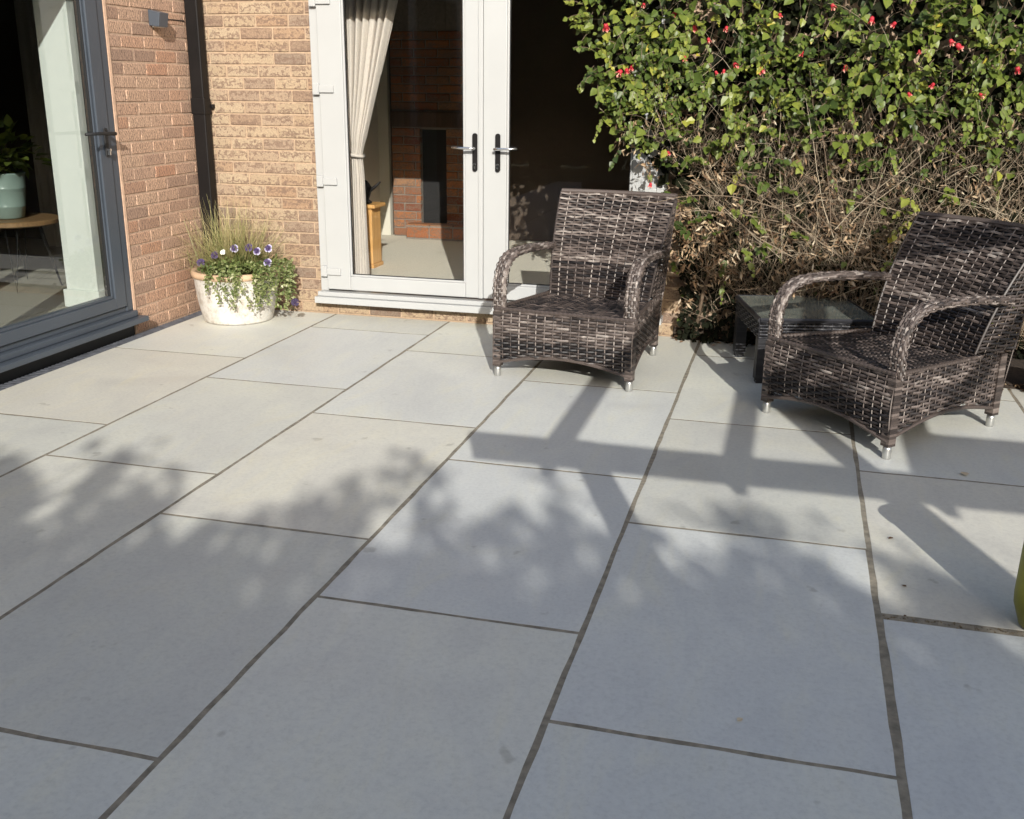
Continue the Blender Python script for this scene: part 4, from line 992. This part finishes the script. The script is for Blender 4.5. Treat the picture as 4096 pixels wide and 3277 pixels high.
n = 420; x = rng.uniform(-.66, 3.0, n); yb = np.interp(x, [-.64, 0, .5, 1.1, 4.4], [6.20, 6.18, 5.93, 5.60, 5.43]); y = yb-np.abs(rng.normal(0, .05, n))+.05; zz = np.where(y > yb, .02, .004)
o = cloud('leaf_litter', LEAF_V, LEAF_F, np.stack([x, y, zz], 1)-SH, rng.normal(0, 1, (n, 3))*np.array([1, 1, .15]), np.tile([0, 0, 1.], (n, 1))+rng.normal(0, .2, (n, 3)), rng.uniform(.012, .035, n), rng.uniform(0, .9, n), 'dry', sh); o['kind'] = 'stuff'
# larger single leaves on the face of the shrub
mb = MB(); mb.add([tuple(v) for v in LEAF_V], LEAF_F, .5); leaf_protos = []
for t in (.35, .5, .62, .75, .9):
    q = MB(); q.add([(v[0]*1.2, v[1], v[2]) for v in LEAF_V], LEAF_F, t); pr = q.build('leaf', 'leaf', sh); pr.scale = (.05,)*3; leaf_protos.append(pr)
P_, d_ = sample(420, .75, 2.2, .012, xhi=2.0)
g = greenness(P_); P_ = P_[rng.uniform(0, 1, len(P_)) < .12+.88*g][:260]
for k, p in enumerate(P_):
    o = leaf_protos[k] if k < len(leaf_protos) else share(leaf_protos[random.choice((0, 1, 1, 2, 2, 3, 4))], sh, 'leaf')
    p = p-SH; o.location = (p[0], p[1]-.012, p[2]); s_ = random.uniform(.045, .068); o.scale = (s_, s_, s_)
    tipd = Vector((random.gauss(-.05, .5), random.gauss(-.55, .3), random.gauss(-.6, .3))).normalized(); nn = Vector((random.gauss(.15, .4), -.75, random.gauss(.6, .3)))
    xx = tipd.cross(nn).normalized(); zz = xx.cross(tipd); o.rotation_euler = Matrix((xx, tipd, zz)).transposed().to_euler()
# flowers
def flower_mesh():
    q = MB(); q.lathe([(.004, .0), (.011, -.006), (.013, -.018), (.010, -.028)], n=10, tone=.35)
    for k in range(5):
        a = 2*math.pi*k/5; c, s = math.cos(a), math.sin(a)
        q.add([(c*.008, s*.008, -.022), (c*.016-s*.009, s*.016+c*.009, -.034), (c*.020, s*.020, -.046), (c*.016+s*.009, s*.016-c*.009, -.034)], [(0, 1, 2, 3)], [.4, .75, 1.0, .75])
    q.lathe([(.002, -.026), (.003, -.05), (.0, -.054)], n=6, tone=1.0)
    return q
FL = [(1490, 92), (1530, 68), (1462, 65), (1424, 35), (1580, 198), (1598, 153), (1405, 245), (1965, 188), (1910, 208), (2012, 106), (1998, 97), (1750, 22), (1835, 48), (1935, 118), (1505, 162), (1524, 158), (1275, 62), (1330, 148), (1308, 160), (1318, 156), (1405, 330), (1370, 396), (1545, 146), (1440, 130), (1355, 20), (2140, 155), (1690, 120), (1640, 40), (1885, 60), (2060, 210), (1780, 150)]
fm = None
for (px, py) in FL:
    Y = 5.8
    for _ in range(6):
        w_ = ony(px*K, py*K, Y); Y = float(front_y(np.array(w_[0]), np.array(w_[2])))-.035
    if fm is None: o = fm = flower_mesh().build('flower', 'petalred', sh)
    else: o = share(fm, sh, 'flower')
    s_ = random.uniform(.55, 1.0); o.location = Vector(w_)-Vector(SH)+Vector((0, 0, .03)); o.scale = (s_*1.1, s_*1.1, s_); o.rotation_euler = (random.uniform(-.9, .1), random.uniform(-.7, .7), random.uniform(0, 6))

# ---------------------------------------------------------------- pots at the right, fallen leaves
op = thing('garden_pot', 'slim olive-yellow mossy pot standing on the wide dirty joint', 'plant pot', (0.795, 2.94, 0))
mb = MB(); mb.lathe([(0, 0), (.055, 0), (.066, .01), (.086, .07), (.088, .10), (.086, .22), (.083, .33), (.090, .335), (.090, .36), (.080, .362), (.076, .35), (.074, .32), (0, .31)], n=48); mb.build('body', 'olive', op, smooth=True)
mb = MB(); mb.lathe([(0, .318), (.0745, .32)], n=24); mb.build('soil', 'soil', op)
tc_ = thing('garden_pot', 'small terracotta pot at the foot of the shrub behind the chair', 'plant pot', (1.33, 5.50, 0))
mb = MB(); mb.lathe([(0, 0), (.075, 0), (.10, .15), (.115, .152), (.118, .19), (.105, .19), (.095, .15), (0, .145)], n=32); mb.build('body', 'terracotta', tc_, smooth=True)
mb = MB(); mb.lathe([(0, .148), (.094, .150)], n=20); mb.build('soil', 'soil', tc_)
for (px, py, t, s_, lab) in ((1558, 1517, .95, .022, 'yellowed round leaf lying alone on a grey slab'), (1875, 1135, .0, .022, 'thin dark dry leaf lying in the sun on paving'), (1903, 1235, .05, .018, 'tiny curled dark leaf lying near the dirty joint'), (2030, 1000, .9, .05, 'pale dry leaf lying in the shade beside the chair'), (1905, 1298, .0, .012, 'dark crumb of leaf beside the wide dirty joint')):
    w_ = ground(px*K, py*K); q = MB(); q.add([(v[0], v[1]-.5, v[2]*.6+.12) for v in LEAF_V], LEAF_F, t)
    o = q.build('fallen_leaf', 'dry'); o.location = (w_[0], w_[1], 0.001); o.scale = (s_,)*3; o.rotation_euler = (0, 0, random.uniform(0, 6)); tag(o, lab, 'leaf', 'fallen leaves on the paving')

# ---------------------------------------------------------------- pergola behind the viewer (its shadow falls on the paving)
pg = thing('pergola', 'open timber pergola standing over the patio', 'pergola', (2.2, -.7, 0))
po = Vector((2.2, -.7, 0))
pgp = lambda nm, x0, x1, y0, y1, z0, z1: part(nm, 'timber', pg, x0, x1, y0, y1, z0, z1, .004, po)
pgp('beam', .62, 4.6, -.735, -.690, 2.10, 2.24)
for k, x in enumerate((1.02, 1.77, 2.52, 3.27, 4.02)):
    pgp('rafter', x, x+.045, -1.05, 2.6, 2.20, 2.30)
pgp('post', 1.04, 1.14, -.689, -.589, -.1, 2.20); pgp('post', 2.205, 2.305, -.689, -.589, -.1, 2.62); pgp('post', 4.2, 4.3, -.689, -.589, -.1, 2.2)
pgp('beam', .62, 4.6, 2.30, 2.345, 2.06, 2.1995); pgp('post', 4.2, 4.3, 2.19, 2.29, -.1, 2.06); 
for k in range(6): pgp('roof_board', 2.53, 4.4, -1.02+k*.118, -1.02+k*.118+.108, 2.301, 2.320)

# ---------------------------------------------------------------- trees at the end of the garden (they shade the foreground)
def tree(x, y, zd, zt, rad, loose, seed, label):
    h = zd
    r = random.Random(seed); g_ = np.random.default_rng(seed)
    t = thing('garden_tree', label, 'tree', (x, y, -.1), group='trees at the end of the garden')
    mb = MB(); mb.tube([(0, 0, 0), (.03, .02, h*.35), (-.04, 0, h*.7), (0, .03, h*.92)], [.13, .11, .07, .02], 9)
    for q in range(9):
        a = q*2.4; z0 = h*(.25+.07*q); mb.tube([(0, 0, z0), (math.cos(a)*rad*.5, math.sin(a)*rad*.5, z0+.3), (math.cos(a)*rad*.85, math.sin(a)*rad*.85, z0+.45)], [.045, .03, .012], 6)
    mb.build('trunk', 'bark', t, smooth=True)
    # dense leafy mass below, loose sprays with gaps at the top
    n = 5000; z = .2+(zd-.33)*g_.uniform(0, 1, n)**.85; prof = np.interp(z/zd, [0, .12, .6, .85, .95, 1], [.8, 1, 1, .85, .7, .5])*rad
    a = g_.uniform(0, 6.28, n); rr_ = prof*np.sqrt(g_.uniform(0, 1, n))*(1+.12*np.sin(a*3+z*2))
    pos = np.stack([rr_*np.cos(a), rr_*np.sin(a), z], 1)
    nc = max(3, int(loose/90)); m_ = int(loose*.45); c0 = np.stack([g_.uniform(-.42, .42, nc), g_.uniform(-.3, .3, nc), zd-.08+(zt-zd+.05)*g_.uniform(0, 1, nc)], 1)
    pk = c0[g_.integers(0, nc, m_)]+g_.normal(0, .055, (m_, 3))*np.array([1.5, 1.2, .7])
    m2 = int(loose/4.2); pl = np.stack([g_.uniform(-.42, .42, m2), g_.uniform(-.3, .3, m2), zd-.10+(zt-zd+.08)*g_.uniform(0, 1, m2)**1.35], 1)
    pos = np.concatenate([pos, pk, pl]); k = len(pos)
    size = np.concatenate([g_.uniform(.20, .36, n)*np.where(z > zd-.6, .55, 1), g_.uniform(.045, .10, m_), g_.uniform(.09, .17, m2)])
    tip = unit(np.concatenate([pos[:, :2]*1.0, np.full((k, 1), -.2)], 1))+g_.normal(0, .6, (k, 3))
    cloud('crown', LEAF_V, LEAF_F, pos, tip, g_.normal(0, .6, (k, 3))+np.array([0, 0, .8]), size, np.clip(g_.normal(.45, .22, k), 0, 1), 'treeleaf', t, width=1.1)
TY = -8.0
def top_at(gy): return (gy-TY)/2.17+.1            # height whose shadow reaches gy on the paving
TREES = []
for gx, gd, gt, lo in ((-12, 2.9, 3.2, 250), (-10.6, 2.9, 3.2, 250), (-9.2, 2.9, 3.2, 250), (-7.8, 2.9, 3.2, 250), (-6.4, 2.9, 3.2, 250), (-5.2, 2.85, 3.2, 250), (-4.2, 2.85, 3.15, 300),
                       (-3.35, 2.85, 3.2, 300), (-2.6, 2.85, 3.4, 280), (-1.95, 2.5, 2.9, 160), (-1.35, 2.6, 3.2, 240), (-0.85, 2.7, 3.6, 400), (-0.3, 2.75, 3.55, 360), (0.25, 2.65, 3.4, 300),
                       (0.8, 2.5, 3.2, 200), (1.5, 2.7, 3.1, 200), (2.4, 2.7, 3.1, 200), (3.4, 2.7, 3.1, 200), (4.6, 2.7, 3.1, 200)):
    TREES.append((gx+.394*(gd+.3-TY), top_at(gd), top_at(gt), lo))
TL = ['bushy evergreen tree at the end of the garden row']
for k, (x, zd, zt, lo) in enumerate(TREES):
    tree(x, TY+.1*math.sin(k*2.1), zd, zt, .85, lo, 100+k, TL[0])
